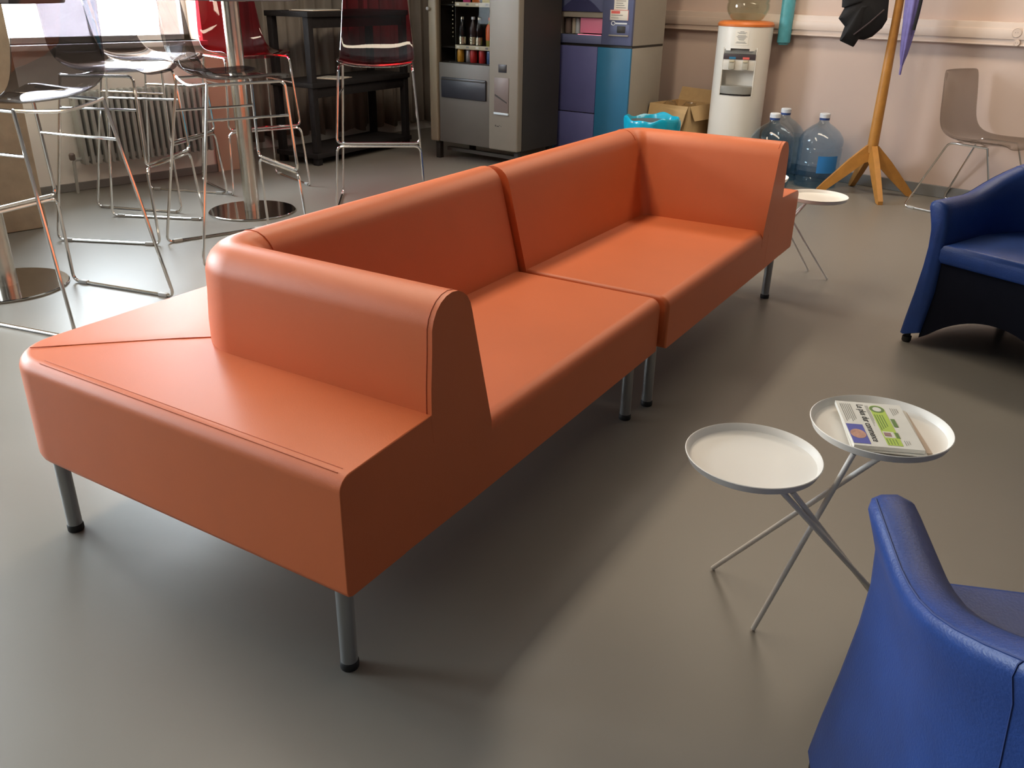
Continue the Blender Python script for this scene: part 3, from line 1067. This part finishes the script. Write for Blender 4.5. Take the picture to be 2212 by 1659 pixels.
can(0.205, 0.085, shelf_z[0], 'can_yellow', 'amber drinks can at the left of the lowest vending shelf')
can(0.262, 0.11, shelf_z[0], 'can_silver', 'silver drinks can beside the amber one in the vending machine')
can(0.325, 0.085, shelf_z[0], 'can_red', 'left of the two red drinks cans on the lowest vending shelf')
can(0.405, 0.085, shelf_z[0], 'can_red', 'right of the two red drinks cans on the lowest vending shelf')
can(0.478, 0.085, shelf_z[0], 'can_blue', 'dark blue drinks can at the right of the lowest vending shelf')


def drink(x, y, z, body, cap, lab, tilt=0.0, foil=False):
    t = thing('drink_bottle', lab, 'bottle', in_vm(x, y, z), R(-83.36), 'drinks bottles in the vending machine')
    MB().lathe([(0.026, 0.0), (0.030, 0.008), (0.030, 0.075), (0.028, 0.085), (0.030, 0.095), (0.030, 0.125), (0.020, 0.155), (0.012, 0.172), (0.012, 0.185)], 18).build('body', body, t)
    MB().lathe([(0.014, 0.184), (0.014, 0.200), (0.012, 0.202)], 14).build('cap', cap, t)
    if foil:
        MB().lathe([(0.0305, 0.020), (0.0308, 0.045), (0.0305, 0.070)], 18, cap=False).build('label', 'foil', t)
    return t


drink(0.215, 0.092, shelf_z[1], 'drink_clear', 'foil', 'clear bottle at the left of the middle vending shelf', foil=True)
drink(0.292, 0.12, shelf_z[1], 'drink_dark', 'cap_white', 'dark bottle second from left on the middle vending shelf', foil=True)
drink(0.372, 0.092, shelf_z[1], 'drink_clear', 'foil', 'clear bottle third from left on the middle vending shelf', foil=True)
ju = drink(0.470, 0.092, shelf_z[1], 'drink_olive', 'drink_orange', 'orange-labelled juice bottle at the right of the middle vending shelf')
MB().lathe([(0.0315, 0.055), (0.0318, 0.10), (0.0318, 0.130), (0.022, 0.158)], 18, cap=False).build('label', 'drink_orange', ju)
for (x_, m_, lab) in ((0.25, 'snack_pink', 'pink snack packet on the upper vending shelf'), (0.335, 'snack_orange', 'orange snack packet on the upper vending shelf'),
                      (0.425, 'snack_yellow', 'yellow snack packet on the upper vending shelf'), (0.50, 'can_blue', 'dark snack packet at the right of the upper vending shelf')):
    t = thing('snack_packet', lab, 'snack', in_vm(x_, 0.10, shelf_z[2]), R(-83.36), 'snack packets in the vending machine')
    mb = MB()
    rows = []
    for k in range(9):
        z = 0.14 * k / 8
        th = 0.018 * math.sin(math.pi * min(1, max(0, (k) / 8))) + 0.001
        rows.append([(0.034 * math.cos(a) * (1 if abs(math.cos(a)) < 0.99 else 1), th * math.sin(a), z) for a in [2 * math.pi * q / 12 for q in range(12)]])
    vs = mb.quad_strip(rows, close_v=True)
    mb.bm.faces.new(vs[0]); mb.bm.faces.new(vs[-1])
    mb.build('packet', m_, t)
    MB().box(-0.034, 0.034, -0.001, 0.001, 0.138, 0.150).build('crimp', m_, t, 0)

# ------------------------------------------------------------------ coffee machine
KX = 0.904
bl = thing('coffee_machine', 'blue and teal hot drinks machine with pink-lit cup bay, between vending machine and cooler', 'coffee machine',
           (4.361, 3.451, 0), R(-81))
BW, BD = 0.738 * KX, 0.50


def bx(x0, x1, y0, y1, z0, z1, nm, m_, bev=0.003, par=None):
    return MB().box(x0 * KX, x1 * KX, y0, y1, z0, z1, bev).build(nm, m_, par or bl)


bx(0.0, 0.738, 0.02, BD, 0.06, 0.822, 'lower_cabinet', 'machine_grey', 0.004)
mb = MB()
mb.box(0.0, BW, 0.20, BD, 0.836, 1.83)
mb.box(0.0, 0.085 * KX, 0.02, 0.20, 0.836, 1.83)
mb.box(0.478 * KX, BW, 0.02, 0.20, 0.836, 1.83)
mb.box(0.085 * KX, 0.478 * KX, 0.02, 0.20, 0.836, 0.896)
mb.box(0.085 * KX, 0.478 * KX, 0.02, 0.20, 1.045, 1.83)
mb.build('upper_cabinet', 'machine_grey', bl, 0)
bx(0.0, 0.738, 0.012, BD - 0.01, 0.821, 0.837, 'joint_gap', 'vend_dark', 0)
bx(0.0, 0.082, 0.0, 0.022, 0.06, 0.820, 'left_strip', 'teal')
bx(0.084, 0.446, -0.004, 0.022, 0.372, 0.820, 'door_panel', 'indigo')
bx(0.084, 0.446, -0.004, 0.022, 0.06, 0.366, 'lower_door_panel', 'indigo')
bx(0.448, 0.738, 0.0, 0.022, 0.06, 0.820, 'right_panel', 'teal')
bx(0.0, 0.085, 0.0, 0.022, 0.912, 1.83, 'left_column', 'slate_blue')
bx(0.0, 0.085, 0.0, 0.022, 0.838, 0.909, 'left_column_foot', 'slate_blue')
bx(0.086, 0.478, -0.004, 0.022, 0.838, 0.896, 'bay_ledge', 'slate_blue')
bx(0.479, 0.738, -0.006, 0.022, 0.838, 1.83, 'payment_column', 'slate_blue')
bx(0.086, 0.478, 0.0, 0.022, 1.045, 1.83, 'upper_front', 'slate_blue')
# dark arch over the bay
mb = MB()
poly = [(0.090 * KX, 1.047)]
for k in range(0, 13):
    u = k / 12
    poly.append(((0.10 + 0.355 * u) * KX, 1.050 + 0.085 * math.sin(math.pi * u) ** 0.9))
poly.append((0.472 * KX, 1.047))
mb.prism(poly, 'y', -0.006, 0.002)
mb.build('dark_arch', 'navy', bl, 30)
bx(0.088, 0.475, 0.004, 0.05, 1.008, 1.045, 'bay_hood', 'machine_grey', 0.003)
bx(0.088, 0.475, 0.185, 0.199, 0.898, 1.008, 'bay_back', 'vend_front', 0)
bx(0.262, 0.474, 0.030, 0.036, 0.906, 1.004, 'lit_screen', 'pink_glow', 0.001)
bx(0.264, 0.472, -0.002, 0.004, 0.8955, 0.8985, 'lit_edge', 'hot_pink', 0.0)
bx(0.088, 0.262, -0.002, 0.004, 0.8955, 0.8985, 'steel_edge', 'lock', 0.0)
for (x_, w_, m_) in ((0.105, 0.05, 'vend_brown'), (0.165, 0.03, 'tap_grey'), (0.20, 0.032, 'sill_white'), (0.240, 0.026, 'rail')):
    MB().lathe([(w_ * 0.5, 0.0), (w_ * 0.52, 0.01), (w_ * 0.52, 0.10)], 16, ((x_ + w_ * 0.4) * KX, 0.075, 0.899)).build('cup_stack', m_, bl)
bx(0.575, 0.692, -0.0075, -0.0055, 1.058, 1.22, 'notice_paper', 'paper', 0)
for k in range(9):
    bx(0.592, 0.675 - (k % 3) * 0.012, -0.0080, -0.0074, 1.075 + k * 0.014, 1.079 + k * 0.014, 'notice_line', 'ink_grey', 0)
rd = bx(0.546, 0.702, -0.009, -0.0055, 0.998, 1.064, 'red_notice', 'paper', 0.001)
bx(0.556, 0.63, -0.0100, -0.0089, 1.040, 1.056, 'notice_heading', 'print_red', 0, rd)
bx(0.546, 0.702, -0.0100, -0.0089, 1.061, 1.064, 'notice_border', 'print_red', 0, rd)
bx(0.699, 0.702, -0.0100, -0.0089, 0.998, 1.064, 'notice_border', 'print_red', 0, rd)
bx(0.556, 0.655, -0.0100, -0.0089, 1.028, 1.032, 'notice_line', 'ink_grey', 0, rd)
bx(0.556, 0.620, -0.0100, -0.0089, 1.012, 1.015, 'notice_line', 'ink_grey', 0, rd)
lo = MB()
lo.tube([((0.576 + 0.016 * math.cos(2 * math.pi * k / 20)) * KX, -0.008, 0.978 + 0.012 * math.sin(2 * math.pi * k / 20)) for k in range(20)], 0.003, 6, closed=True)
lo.build('round_logo', 'cap_white', bl)
bx(0.596, 0.694, -0.0085, -0.0055, 0.972, 0.983, 'logo_lettering', 'cap_white', 0.001)
bx(0.550, 0.715, -0.0070, -0.0050, 0.905, 0.970, 'coin_plate', 'slate_blue', 0.002)
bx(0.612, 0.682, -0.0105, -0.0055, 0.918, 0.962, 'coin_slot', 'vend_dark', 0.003)
bx(0.545, 0.712, -0.016, -0.0055, 0.896, 0.905, 'coin_ledge', 'machine_grey', 0.002)
lk_ = MB().lathe([(0.009, 0), (0.009, 0.012), (0.006, 0.014)], 14).build('door_lock', 'lock', bl)
lk_.location = (0.040 * KX, 0.0, 0.363)
lk_.rotation_euler = (R(90), 0, 0)
for (x_, y_) in ((0.05, 0.06), (0.69, 0.06), (0.05, BD - 0.06), (0.69, BD - 0.06)):
    MB().lathe([(0.02, 0.0), (0.02, 0.065)], 12, (x_ * KX, y_, 0)).build('foot', 'black_rubber', bl)

# ------------------------------------------------------------------ bin, carton
wb_ = thing('waste_bin', 'waste bin lined with a bright cyan plastic bag beside the blue machine', 'bin', (4.17, 2.36, 0), 0)
MB().lathe([(0.135, 0.0), (0.140, 0.01), (0.166, 0.40), (0.170, 0.41)], 32).build('bin_body', 'bin', wb_)
mb = MB()
ph_ = [random.uniform(0, 6.28) for _ in range(6)]


def wob(a, z):
    g = max(0.0, min(1.0, (0.47 - z) / 0.2))
    return 1 + (0.020 * math.sin(7 * a + ph_[0] + 20 * z) + 0.013 * math.sin(13 * a + ph_[1] - 26 * z) + 0.008 * math.sin(23 * a + ph_[2])) * (0.35 + g)


prof = [(0.166, 0.20), (0.177, 0.24), (0.180, 0.29), (0.178, 0.34), (0.182, 0.38), (0.185, 0.415), (0.183, 0.432), (0.178, 0.437), (0.172, 0.430), (0.163, 0.40), (0.152, 0.33), (0.140, 0.24), (0.12, 0.18), (0.04, 0.16)]
mb.lathe(prof, 72, fn=wob, cap=False)
for v in mb.bm.verts:
    a = math.atan2(v.co.y, v.co.x)
    if v.co.z > 0.39:
        v.co.z += 0.010 * math.sin(3 * a + 1.0) + 0.006 * math.sin(8 * a)
    if v.co.z < 0.21:
        v.co.z += 0.02 * math.sin(5 * a)
mb.build('bag', 'bag', wb_, 60)

cb = thing('cardboard_box', 'open brown cardboard box beside the water cooler', 'box', (4.80, 2.50, 0), 0)
BX, BY, BZ = 0.36, 0.33, 0.44
w_ = 0.006
for (x0, x1, y0, y1, nm) in ((0, w_, 0, BY, 'side'), (BX - w_, BX, 0, BY, 'side'), (w_, BX - w_, 0, w_, 'side'), (w_, BX - w_, BY - w_, BY, 'side')):
    MB().box(x0, x1, y0, y1, 0, BZ).build(nm, 'card', cb, 0)
MB().box(w_, BX - w_, w_, BY - w_, 0, w_).build('bottom', 'card', cb, 0)
# front flap folded down with a curved cut, rear flap upright, side flaps
mb = MB()
poly = [(0.0, BZ), (BY, BZ)]
poly += [(BY, BZ - 0.20), (0.06, BZ - 0.20), (0.035, BZ - 0.17), (0.018, BZ - 0.12), (0.005, BZ - 0.05)]
mb.prism(poly, 'x', -0.022, -0.017)
for v in mb.bm.verts:
    v.co.x -= (BZ - v.co.z) * 0.12
    if v.co.z > BZ - 0.01:
        v.co.x += 0.016
mb.build('front_flap', 'card', cb, 0)
MB().hexa([(BX, 0, BZ), (BX + 0.005, 0, BZ), (BX + 0.005, BY, BZ), (BX, BY, BZ), (BX + 0.04, 0, BZ + 0.08), (BX + 0.045, 0, BZ + 0.08), (BX + 0.045, BY, BZ + 0.09), (BX + 0.04, BY, BZ + 0.09)]).build('rear_flap', 'card', cb, 0)
MB().hexa([(0.02, -0.001, BZ), (BX - 0.02, -0.001, BZ), (BX - 0.02, 0.004, BZ), (0.02, 0.004, BZ), (0.05, -0.03, BZ - 0.10), (BX - 0.05, -0.03, BZ - 0.10), (BX - 0.05, -0.025, BZ - 0.10), (0.05, -0.025, BZ - 0.10)]).build('side_flap', 'card', cb, 0)
for k, (x_, y_, z_, r_, lab) in enumerate(((0.14, 0.250, 0.405, 0.055, 'crumpled clear plastic film at the left of the cardboard box'),
                                         (0.15, 0.09, 0.405, 0.058, 'crumpled clear plastic film at the right of the cardboard box'))):
    mb = MB()
    bmesh.ops.create_icosphere(mb.bm, subdivisions=3, radius=r_)
    for v in mb.bm.verts:
        n_ = v.co.normalized()
        v.co = v.co * (1 + 0.18 * math.sin(9 * n_.x + k) * math.sin(8 * n_.y + 2 * k) + 0.12 * math.sin(17 * n_.z + 5 * n_.x))
        v.co.z *= 0.9
    o = mb.build('plastic_film', 'crumple', None, 20)
    o.location = (4.80 + x_, 2.50 + y_, z_)
    tag(o, lab, 'packaging', 'plastic film in the cardboard box')
    # film rests on folded card filling the box
MB().box(w_, BX - w_, w_, BY - w_, w_, 0.335).build('folded_card', 'card', cb, 0)

# ------------------------------------------------------------------ water cooler
wc = thing('water_cooler', 'white cylindrical water cooler with orange rim and two taps', 'water cooler', (5.045, 2.262, 0), R(203))
CR, CZ = 0.184, 0.978
mb = MB()
NA = 72
half = R(36)
zl = [0.0, 0.02, 0.30, 0.535, 0.555, 0.60, 0.66, 0.72, 0.78, 0.806, 0.826, 0.840, 0.90, CZ]


def arch_z(a):
    return 0.806 + 0.034 * math.sqrt(max(0.0, 1 - (a / half) ** 2))


angs = [(-math.pi + 2 * math.pi * k / NA) for k in range(NA)]
vg = []
for z in zl:
    vg.append([mb.bm.verts.new((CR * math.cos(a), CR * math.sin(a), z)) for a in angs])
for i in range(len(zl) - 1):
    zm = (zl[i] + zl[i + 1]) / 2
    for k in range(NA):
        am = angs[k] + math.pi / NA
        if abs(am) < half and 0.535 < zm < arch_z(am):
            continue
        mb.bm.faces.new((vg[i][k], vg[i][(k + 1) % NA], vg[i + 1][(k + 1) % NA], vg[i + 1][k]))
mb.bm.faces.new(vg[0])
mb.build('body', 'cooler_white', wc, 40)
# recess liner
rx = CR * math.cos(half)
ry = CR * math.sin(half)
mb = MB()
mb.box(rx - 0.075, rx - 0.070, -ry, ry, 0.535, 0.845)
mb.box(rx - 0.075, rx + 0.004, -ry - 0.004, -ry + 0.001, 0.535, 0.845)
mb.box(rx - 0.075, rx + 0.004, ry - 0.001, ry + 0.004, 0.535, 0.845)
mb.box(rx - 0.075, rx, -ry, ry, 0.842, 0.847)
mb.box(rx - 0.075, rx, -ry, ry, 0.530, 0.537)
mb.build('recess_liner', 'cooler_white', wc, 0)
MB().box(rx - 0.072, rx + 0.006, -ry + 0.002, ry - 0.002, 0.700, 0.802, 0.003).build('tap_housing', 'cooler_white', wc)
MB().box(rx + 0.004, rx + 0.010, -ry + 0.001, ry - 0.001, 0.770, 0.804, 0.001).build('tap_label_panel', 'dark_plastic', wc)
MB().box(rx - 0.07, rx + 0.008, -ry + 0.002, ry - 0.002, 0.804, 0.836, 0.004).build('recess_top', 'cooler_grey', wc)
for (y_, m_) in ((-0.045, 'teal'), (0.045, 'print_red')):
    MB().box(rx + 0.009, rx + 0.0112, y_ - 0.022, y_ + 0.022, 0.772, 0.786).build('tap_label', m_, wc, 0)
    tp = MB().box(rx + 0.004, rx + 0.030, y_ - 0.020, y_ + 0.020, 0.706, 0.768, 0.006).build('tap', 'tap_grey', wc)
    MB().box(rx + 0.028, rx + 0.034, y_ - 0.016, y_ + 0.016, 0.752, 0.766, 0.003).build('tap_button', 'rail', tp)
mb = MB()
poly = [(rx - 0.06, -ry + 0.004), (rx + 0.006, -ry + 0.004)]
for k in range(9):
    a = -half * 0.9 + 2 * half * 0.9 * k / 8
    poly.append(((CR + 0.004) * math.cos(a), (CR + 0.004) * math.sin(a)))
poly += [(rx + 0.006, ry - 0.004), (rx - 0.06, ry - 0.004)]
mb.prism(poly, 'z', 0.548, 0.598, 0.003)
mb.build('drip_tray', 'cooler_grey', wc)
MB().lathe([(CR - 0.004, CZ - 0.006), (CR + 0.004, CZ), (CR + 0.005, CZ + 0.012), (CR - 0.006, CZ + 0.026), (CR - 0.03, CZ + 0.032), (0.085, CZ + 0.034), (0.050, CZ + 0.024), (0.046, CZ - 0.06)], 72, cap=False).build('rim', 'cooler_orange', wc)
mb = MB()
a0, a1 = R(-13), R(15)
rows = []
for z in (0.862, 0.952):
    rows.append([((CR + 0.0012) * math.cos(a0 + (a1 - a0) * k / 8), (CR + 0.0012) * math.sin(a0 + (a1 - a0) * k / 8), z) for k in range(9)])
mb.quad_strip(rows)
nt_ = mb.build('notice', 'paper', wc)
mb = MB()
for i, (z, f0, f1) in enumerate([(0.945, .35, .65), (0.939, .15, .85), (0.933, .25, .75), (0.921, .2, .8), (0.914, .12, .9), (0.907, .2, .8), (0.900, .25, .75), (0.894, .3, .7), (0.881, .15, .8), (0.874, .1, .9)]):
    for zz in (z,):
        rows = []
        for z2 in (zz, zz + 0.003):
            rows.append([((CR + 0.0020) * math.cos(a0 + (a1 - a0) * (f0 + (f1 - f0) * k / 6)), (CR + 0.0020) * math.sin(a0 + (a1 - a0) * (f0 + (f1 - f0) * k / 6)), z2) for k in range(7)])
        mb.quad_strip(rows)
mb.build('notice_text', 'ink_grey', nt_, 0)

# ------------------------------------------------------------------ water bottles
BP = [(0.105, 0.0), (0.128, 0.006), (0.134, 0.022), (0.134, 0.060), (0.130, 0.068), (0.134, 0.078), (0.134, 0.150), (0.130, 0.160), (0.134, 0.170), (0.134, 0.238), (0.130, 0.246), (0.135, 0.256),
      (0.135, 0.284), (0.128, 0.305), (0.104, 0.338), (0.066, 0.368), (0.038, 0.384), (0.030, 0.395), (0.029, 0.430)]


def bottle(name, label, loc, body_m, water_h, water_m, flip=False, lab_m=None, rz=0):
    t = thing(name, label, 'bottle', loc, rz, 'large water bottles')
    sc = 1.06
    P = [(r * sc, z * sc) for r, z in BP]
    s = (lambda z: -z) if flip else (lambda z: z)
    MB().lathe([(r, s(z)) for r, z in P], 40, cap=True).build('body', body_m, t)
    if water_h > 0:
        W = [(r - 0.004, max(z, 0.004)) for r, z in P if (z < water_h if not flip else z > water_h)]
        if not flip:
            W.append((W[-1][0], water_h))
        else:
            W.insert(0, (W[0][0], water_h))
        MB().lathe([(r, s(z)) for r, z in W], 40).build('water', water_m, t)
    if not flip:
        MB().lathe([(0.0325, 0.405 * sc), (0.0335, 0.42 * sc)], 20, cap=False).build('neck_seal', 'neck_blue', t)
        MB().lathe([(0.034, 0.418 * sc), (0.0345, 0.440 * sc), (0.030, 0.445 * sc)], 20).build('cap', 'cap_white', t)
    if lab_m:
        mb = MB()
        rows = []
        for z in (0.105, 0.215):
            rows.append([(0.1432 * math.cos(a), 0.1432 * math.sin(a), z) for a in [R(-28) + R(56) * k / 10 for k in range(11)]])
        mb.quad_strip(rows)
        mb.build('label', lab_m, t)
    return t


bottle('water_bottle', 'large blue water bottle with blue label, right of the three on the floor', (5.02, 1.585, 0), 'bottle_blue', 0.11, 'water', lab_m='label_blue', rz=R(232))
bottle('water_bottle', 'large blue water bottle with white cap, in front on the left of the three', (4.76, 1.805, 0), 'bottle_blue', 0.20, 'water')
bottle('water_bottle', 'large blue water bottle standing behind the other two against the wall', (5.06, 1.885, 0), 'bottle_blue', 0.30, 'water')
bottle('water_bottle', 'upturned water bottle sitting on top of the water cooler', (5.045, 2.262, CZ + 0.028 + 0.456 - 0.078), 'bottle_pale', 0.215, 'water_pale', flip=True)

# cup dispenser tube
ct = thing('cup_dispenser', 'turquoise tube of paper cups hanging on the wall beside the water cooler', 'cup dispenser', (5.205, 2.052, 0.875), 0)
MB().lathe([(0.040, 0.0), (0.044, 0.004), (0.044, 0.55), (0.040, 0.56)], 28).build('tube', 'tube_cyan', ct)
MB().lathe([(0.032, -0.012), (0.036, 0.0)], 24).build('lowest_cup', 'tube_cyan', ct)
MB().box(0.036, 0.066, -0.02, 0.02, 0.20, 0.26, 0.004).build('bracket', 'cap_white', ct)

# ------------------------------------------------------------------ coat stand
cs = thing('coat_stand', 'wooden coat stand with four splayed legs against the pink wall', 'coat stand', (4.98, 1.22, 0), R(0))
MB().lathe([(0.030, 0.27), (0.033, 0.30), (0.031, 0.60), (0.026, 1.0), (0.020, 1.70), (0.014, 1.73)], 24).build('pole', 'wood', cs)
for ang in (222, 308, 40, 122):
    a = R(ang)
    d = Vector((math.cos(a), math.sin(a), 0))
    q = Vector((-d.y, d.x, 0))
    pts = []
    # board: from pole (z .20-.36) to the foot
    def cross(r, z0, z1, w):
        return [d * r + q * w + Vector((0, 0, z0)), d * r - q * w + Vector((0, 0, z0)), d * r - q * w + Vector((0, 0, z1)), d * r + q * w + Vector((0, 0, z1))]
    mb = MB()
    rows = [cross(0.004, 0.215, 0.325, 0.018), cross(0.035, 0.205, 0.312, 0.018), cross(0.13, 0.118, 0.218, 0.018), cross(0.26, 0.004, 0.070, 0.016), cross(0.300, 0.0, 0.022, 0.015)]
    vs = mb.quad_strip(rows, close_v=True)
    mb.bm.faces.new(vs[0]); mb.bm.faces.new(vs[-1])
    mb.build('leg', 'wood', cs, 25)
for k in range(4):
    a = R(35 + 90 * k)
    d = Vector((math.cos(a), math.sin(a), 0))
    MB().tube(fillet([d * 0.012 + Vector((0, 0, 1.58)), d * 0.10 + Vector((0, 0, 1.60)), d * 0.14 + Vector((0, 0, 1.70))], 0.04), 0.010, 8).build('peg', 'wood', cs)

# black folded garment hanging from the stand
ctt = thing('coat', 'black garment hanging on the left of the wooden coat stand', 'coat', (4.93, 1.245, 0), 0)
ol = [(1831, -60), (1832, 0), (1831, 19), (1837, 20), (1824, 43), (1838, 60), (1827, 90), (1856, 103), (1867, 86), (1879, 87), (1897, 80), (1918, 61), (1928, 44), (1931, 0), (1934, -70), (1940, -180), (1915, -185), (1875, -150)]


def ol_pt(px, py):
    ax = 1926 - 0.155 * (py - 80)
    return ((px - ax) / 358.0, 0.955 + (80 - py) / 383.0)


pts = [ol_pt(*p) for p in ol]
cx_ = sum(p[0] for p in pts) / len(pts)
cz_ = sum(p[1] for p in pts) / len(pts)
u_ = Vector((0.694, -0.72, 0))
w_v = Vector((-0.72, -0.694, 0))
mb = MB()
rows = []
# densify outline
dn = []
for i in range(len(pts)):
    p, q = Vector(pts[i]), Vector(pts[(i + 1) % len(pts)])
    for k in range(3):
        dn.append(p.lerp(q, k / 3))
for side in (1, -1):
    rows_s = []
    for s in (1.0, 0.97, 0.88, 0.7, 0.45, 0.2):
        th = 0.045 * math.sqrt(max(0.0, 1 - s * s)) ** 0.8
        row = []
        for i, p in enumerate(dn):
            x = cx_ + (p.x - cx_) * s
            z = cz_ + (p.y - cz_) * s
            f_ = th * (1 + 0.08 * math.sin(i * 0.45)) * side
            row.append(u_ * x + w_v * f_ + Vector((0, 0, z)))
        rows_s.append(row)
    vs = mb.quad_strip(rows_s, close_v=True)
    mb.bm.faces.new(vs[-1])
bmesh.ops.remove_doubles(mb.bm, verts=mb.bm.verts[:], dist=1e-5)
mb.build('coat_body', 'black_cloth', ctt, 50)
pa, pb = ol_pt(1852, 76), ol_pt(1915, 22)
MB().tube([u_ * pa[0] + w_v * 0.036 + Vector((0, 0, pa[1])), u_ * ((pa[0] + pb[0]) / 2) + w_v * 0.056 + Vector((0, 0, (pa[1] + pb[1]) / 2)), u_ * pb[0] + w_v * 0.045 + Vector((0, 0, pb[1]))], 0.004, 6).build('coat_seam', 'dark_plastic', ctt)
MB().tube([u_ * 0.0 + w_v * 0.0 + Vector((0, 0, 1.60)), u_ * 0.02 + Vector((0, 0, 1.66)), u_ * 0.045 + Vector((0.01, -0.01, 1.60))], 0.005, 6).build('hanging_loop', 'black_cloth', ctt)

# violet umbrella
um = thing('umbrella', 'closed violet umbrella hanging on the right of the wooden coat stand', 'umbrella', (4.962, 1.130, 0), 0)
mb = MB()
prof = [(0.008, 0.80), (0.013, 0.83), (0.020, 0.86), (0.028, 0.92), (0.036, 1.00), (0.043, 1.08), (0.047, 1.16), (0.048, 1.28), (0.042, 1.42), (0.020, 1.52)]
mb.lathe(prof, 48, fn=lambda a, z: 1 + 0.10 * math.sin(6 * a + 5 * z) + 0.05 * math.sin(11 * a))
mb.build('canopy', 'purple_cloth', um, 60)
MB().lathe([(0.005, 0.745), (0.0065, 0.75), (0.0075, 0.80), (0.008, 0.81)], 12).build('tip', 'purple_cloth', um)
wv = Vector((-0.72, -0.694, 0))
uu = Vector((0.694, -0.72, 0))
MB().tube([uu * 0.012 + wv * 0.044 + Vector((0, 0, 1.00)), uu * 0.018 + wv * 0.050 + Vector((0, 0, 1.12)), uu * 0.026 + wv * 0.045 + Vector((0, 0, 1.30))], 0.010, 8).build('strap', 'black_cloth', um)
MB().tube(fillet([(0, 0, 1.50), (0, 0, 1.66), (0.02, 0.02, 1.70), (0.045, 0.05, 1.70), (0.055, 0.06, 1.64)], 0.03), 0.008, 8).build('handle', 'black_rubber', um)

# ------------------------------------------------------------------ curtains
def curtain(label, xa, xb, y, seed, wave):
    rnd = random.Random(seed)
    ph1, ph2 = rnd.uniform(0, 6), rnd.uniform(0, 6)
    mb = MB()
    nx = int((xb - xa) * 70)
    rows = []
    for k in range(9):
        z = 0.085 + (2.7 - 0.085) * k / 8
        row = []
        for i in range(nx + 1):
            x = xa + (xb - xa) * i / nx
            amp = 0.040 * (1 - 0.25 * k / 8)
            yy = y + amp * math.sin(x * wave + ph1) + 0.016 * math.sin(x * wave * 2.3 + ph2 + 0.5 * z)
            row.append((x + 0.012 * math.sin(x * wave * 0.5 + z), yy, z + (0.02 * math.sin(x * wave * 0.7 + ph2) if k == 0 else 0)))
        rows.append(row)
    mb.quad_strip(rows)
    o = mb.build('curtain', 'curtain', None, 70)
    m_ = o.modifiers.new('thickness', 'SOLIDIFY')
    m_.thickness = 0.003
    return tag(o, label, 'curtain', 'taupe curtains')


curtain('taupe pleated curtain behind the black shelf unit', 2.72, 4.02, 5.165, 3, 44)
curtain('taupe pleated curtain left behind the vending machine', 4.06, 5.22, 5.165, 5, 40)

# ------------------------------------------------------------------ black shelf unit
bs = thing('shelf_unit', 'black wooden three-tier shelf unit in front of the taupe curtain', 'shelf', (2.90, 4.33, 0), R(13.5))
SW, SDp = 1.10, 0.38
for (x_, y_) in ((0.025, 0.025), (SW - 0.025, 0.025), (0.025, SDp - 0.025), (SW - 0.025, SDp - 0.025)):
    MB().box(x_ - 0.024, x_ + 0.024, y_ - 0.024, y_ + 0.024, 0, 0.985, 0.003).build('post', 'black_wood', bs)
for z_, nm in ((0.05, 'bottom_shelf'), (0.53, 'middle_shelf'), (0.985, 'top_shelf')):
    MB().box(-0.01, SW + 0.01, -0.01, SDp + 0.01, z_, z_ + 0.035, 0.004).build(nm, 'black_wood', bs)
MB().box(0.03, SW - 0.03, 0.012, 0.03, 0.46, 0.53, 0.003).build('rail', 'black_wood', bs)
MB().box(0.03, SW - 0.03, 0.012, 0.03, 0.915, 0.985, 0.003).build('rail', 'black_wood', bs)
for (x_, y_, z_, rz, w__, lab) in ((0.37, 0.14, 0.566, 12, 0.22, 'open newspaper on the middle tier of the black shelf unit'), (0.26, 0.15, 1.021, 6, 0.36, 'newspaper on the top tier of the black shelf unit')):
    a = R(13.5)
    t = thing('newspaper', lab, 'newspaper', (2.90 + x_ * math.cos(a) - y_ * math.sin(a), 4.33 + x_ * math.sin(a) + y_ * math.cos(a), z_), R(13.5 + rz), 'newspapers on the shelf unit')
    MB().box(-w__ / 2, w__ / 2, -0.10, 0.10, 0.0, 0.004, 0.001).build('lower_pages', 'newsprint_warm', t)
    MB().box(-w__ / 2 + 0.01, w__ / 2 - 0.03, -0.095, 0.085, 0.0042, 0.008, 0.001).build('upper_pages', 'newsprint', t)
    mb = MB()
    for k in range(5):
        mb.box(-w__ / 2 + 0.03, w__ / 2 - 0.06, -0.07 + k * 0.03, -0.055 + k * 0.03, 0.0081, 0.0084)
    mb.build('print_lines', 'ink_grey', t, 0)

# ------------------------------------------------------------------ radiator
rd_ = thing('radiator', 'grey column radiator under the window', 'radiator', (1.36, WALL_Y - 0.085, 0), 0)
nS = 21
pitch = 0.041
for k in range(nS):
    x_ = k * pitch
    MB().box(x_, x_ + 0.026, -0.045, 0.045, 0.165, 0.59, 0.011, 2).build('column', 'radiator', rd_)
MB().box(-0.005, nS * pitch - 0.01, -0.02, 0.02, 0.185, 0.215, 0.006).build('bottom_header', 'radiator', rd_)
MB().box(-0.005, nS * pitch - 0.01, -0.02, 0.02, 0.54, 0.57, 0.006).build('top_header', 'radiator', rd_)
for x_ in (0.10, 0.72):
    MB().box(x_, x_ + 0.03, 0.03, 0.080, 0.18, 0.24, 0.002).build('wall_bracket', 'radiator', rd_)
MB().tube(fillet([(-0.005, 0, 0.20), (-0.05, 0, 0.20), (-0.06, 0, 0.0)], 0.02), 0.010, 8).build('pipe', 'radiator', rd_)
MB().lathe([(0.014, 0.0), (0.018, 0.006), (0.018, 0.032), (0.012, 0.04)], 14, (-0.055, 0, 0.20)).build('valve', 'vend_brown', rd_)
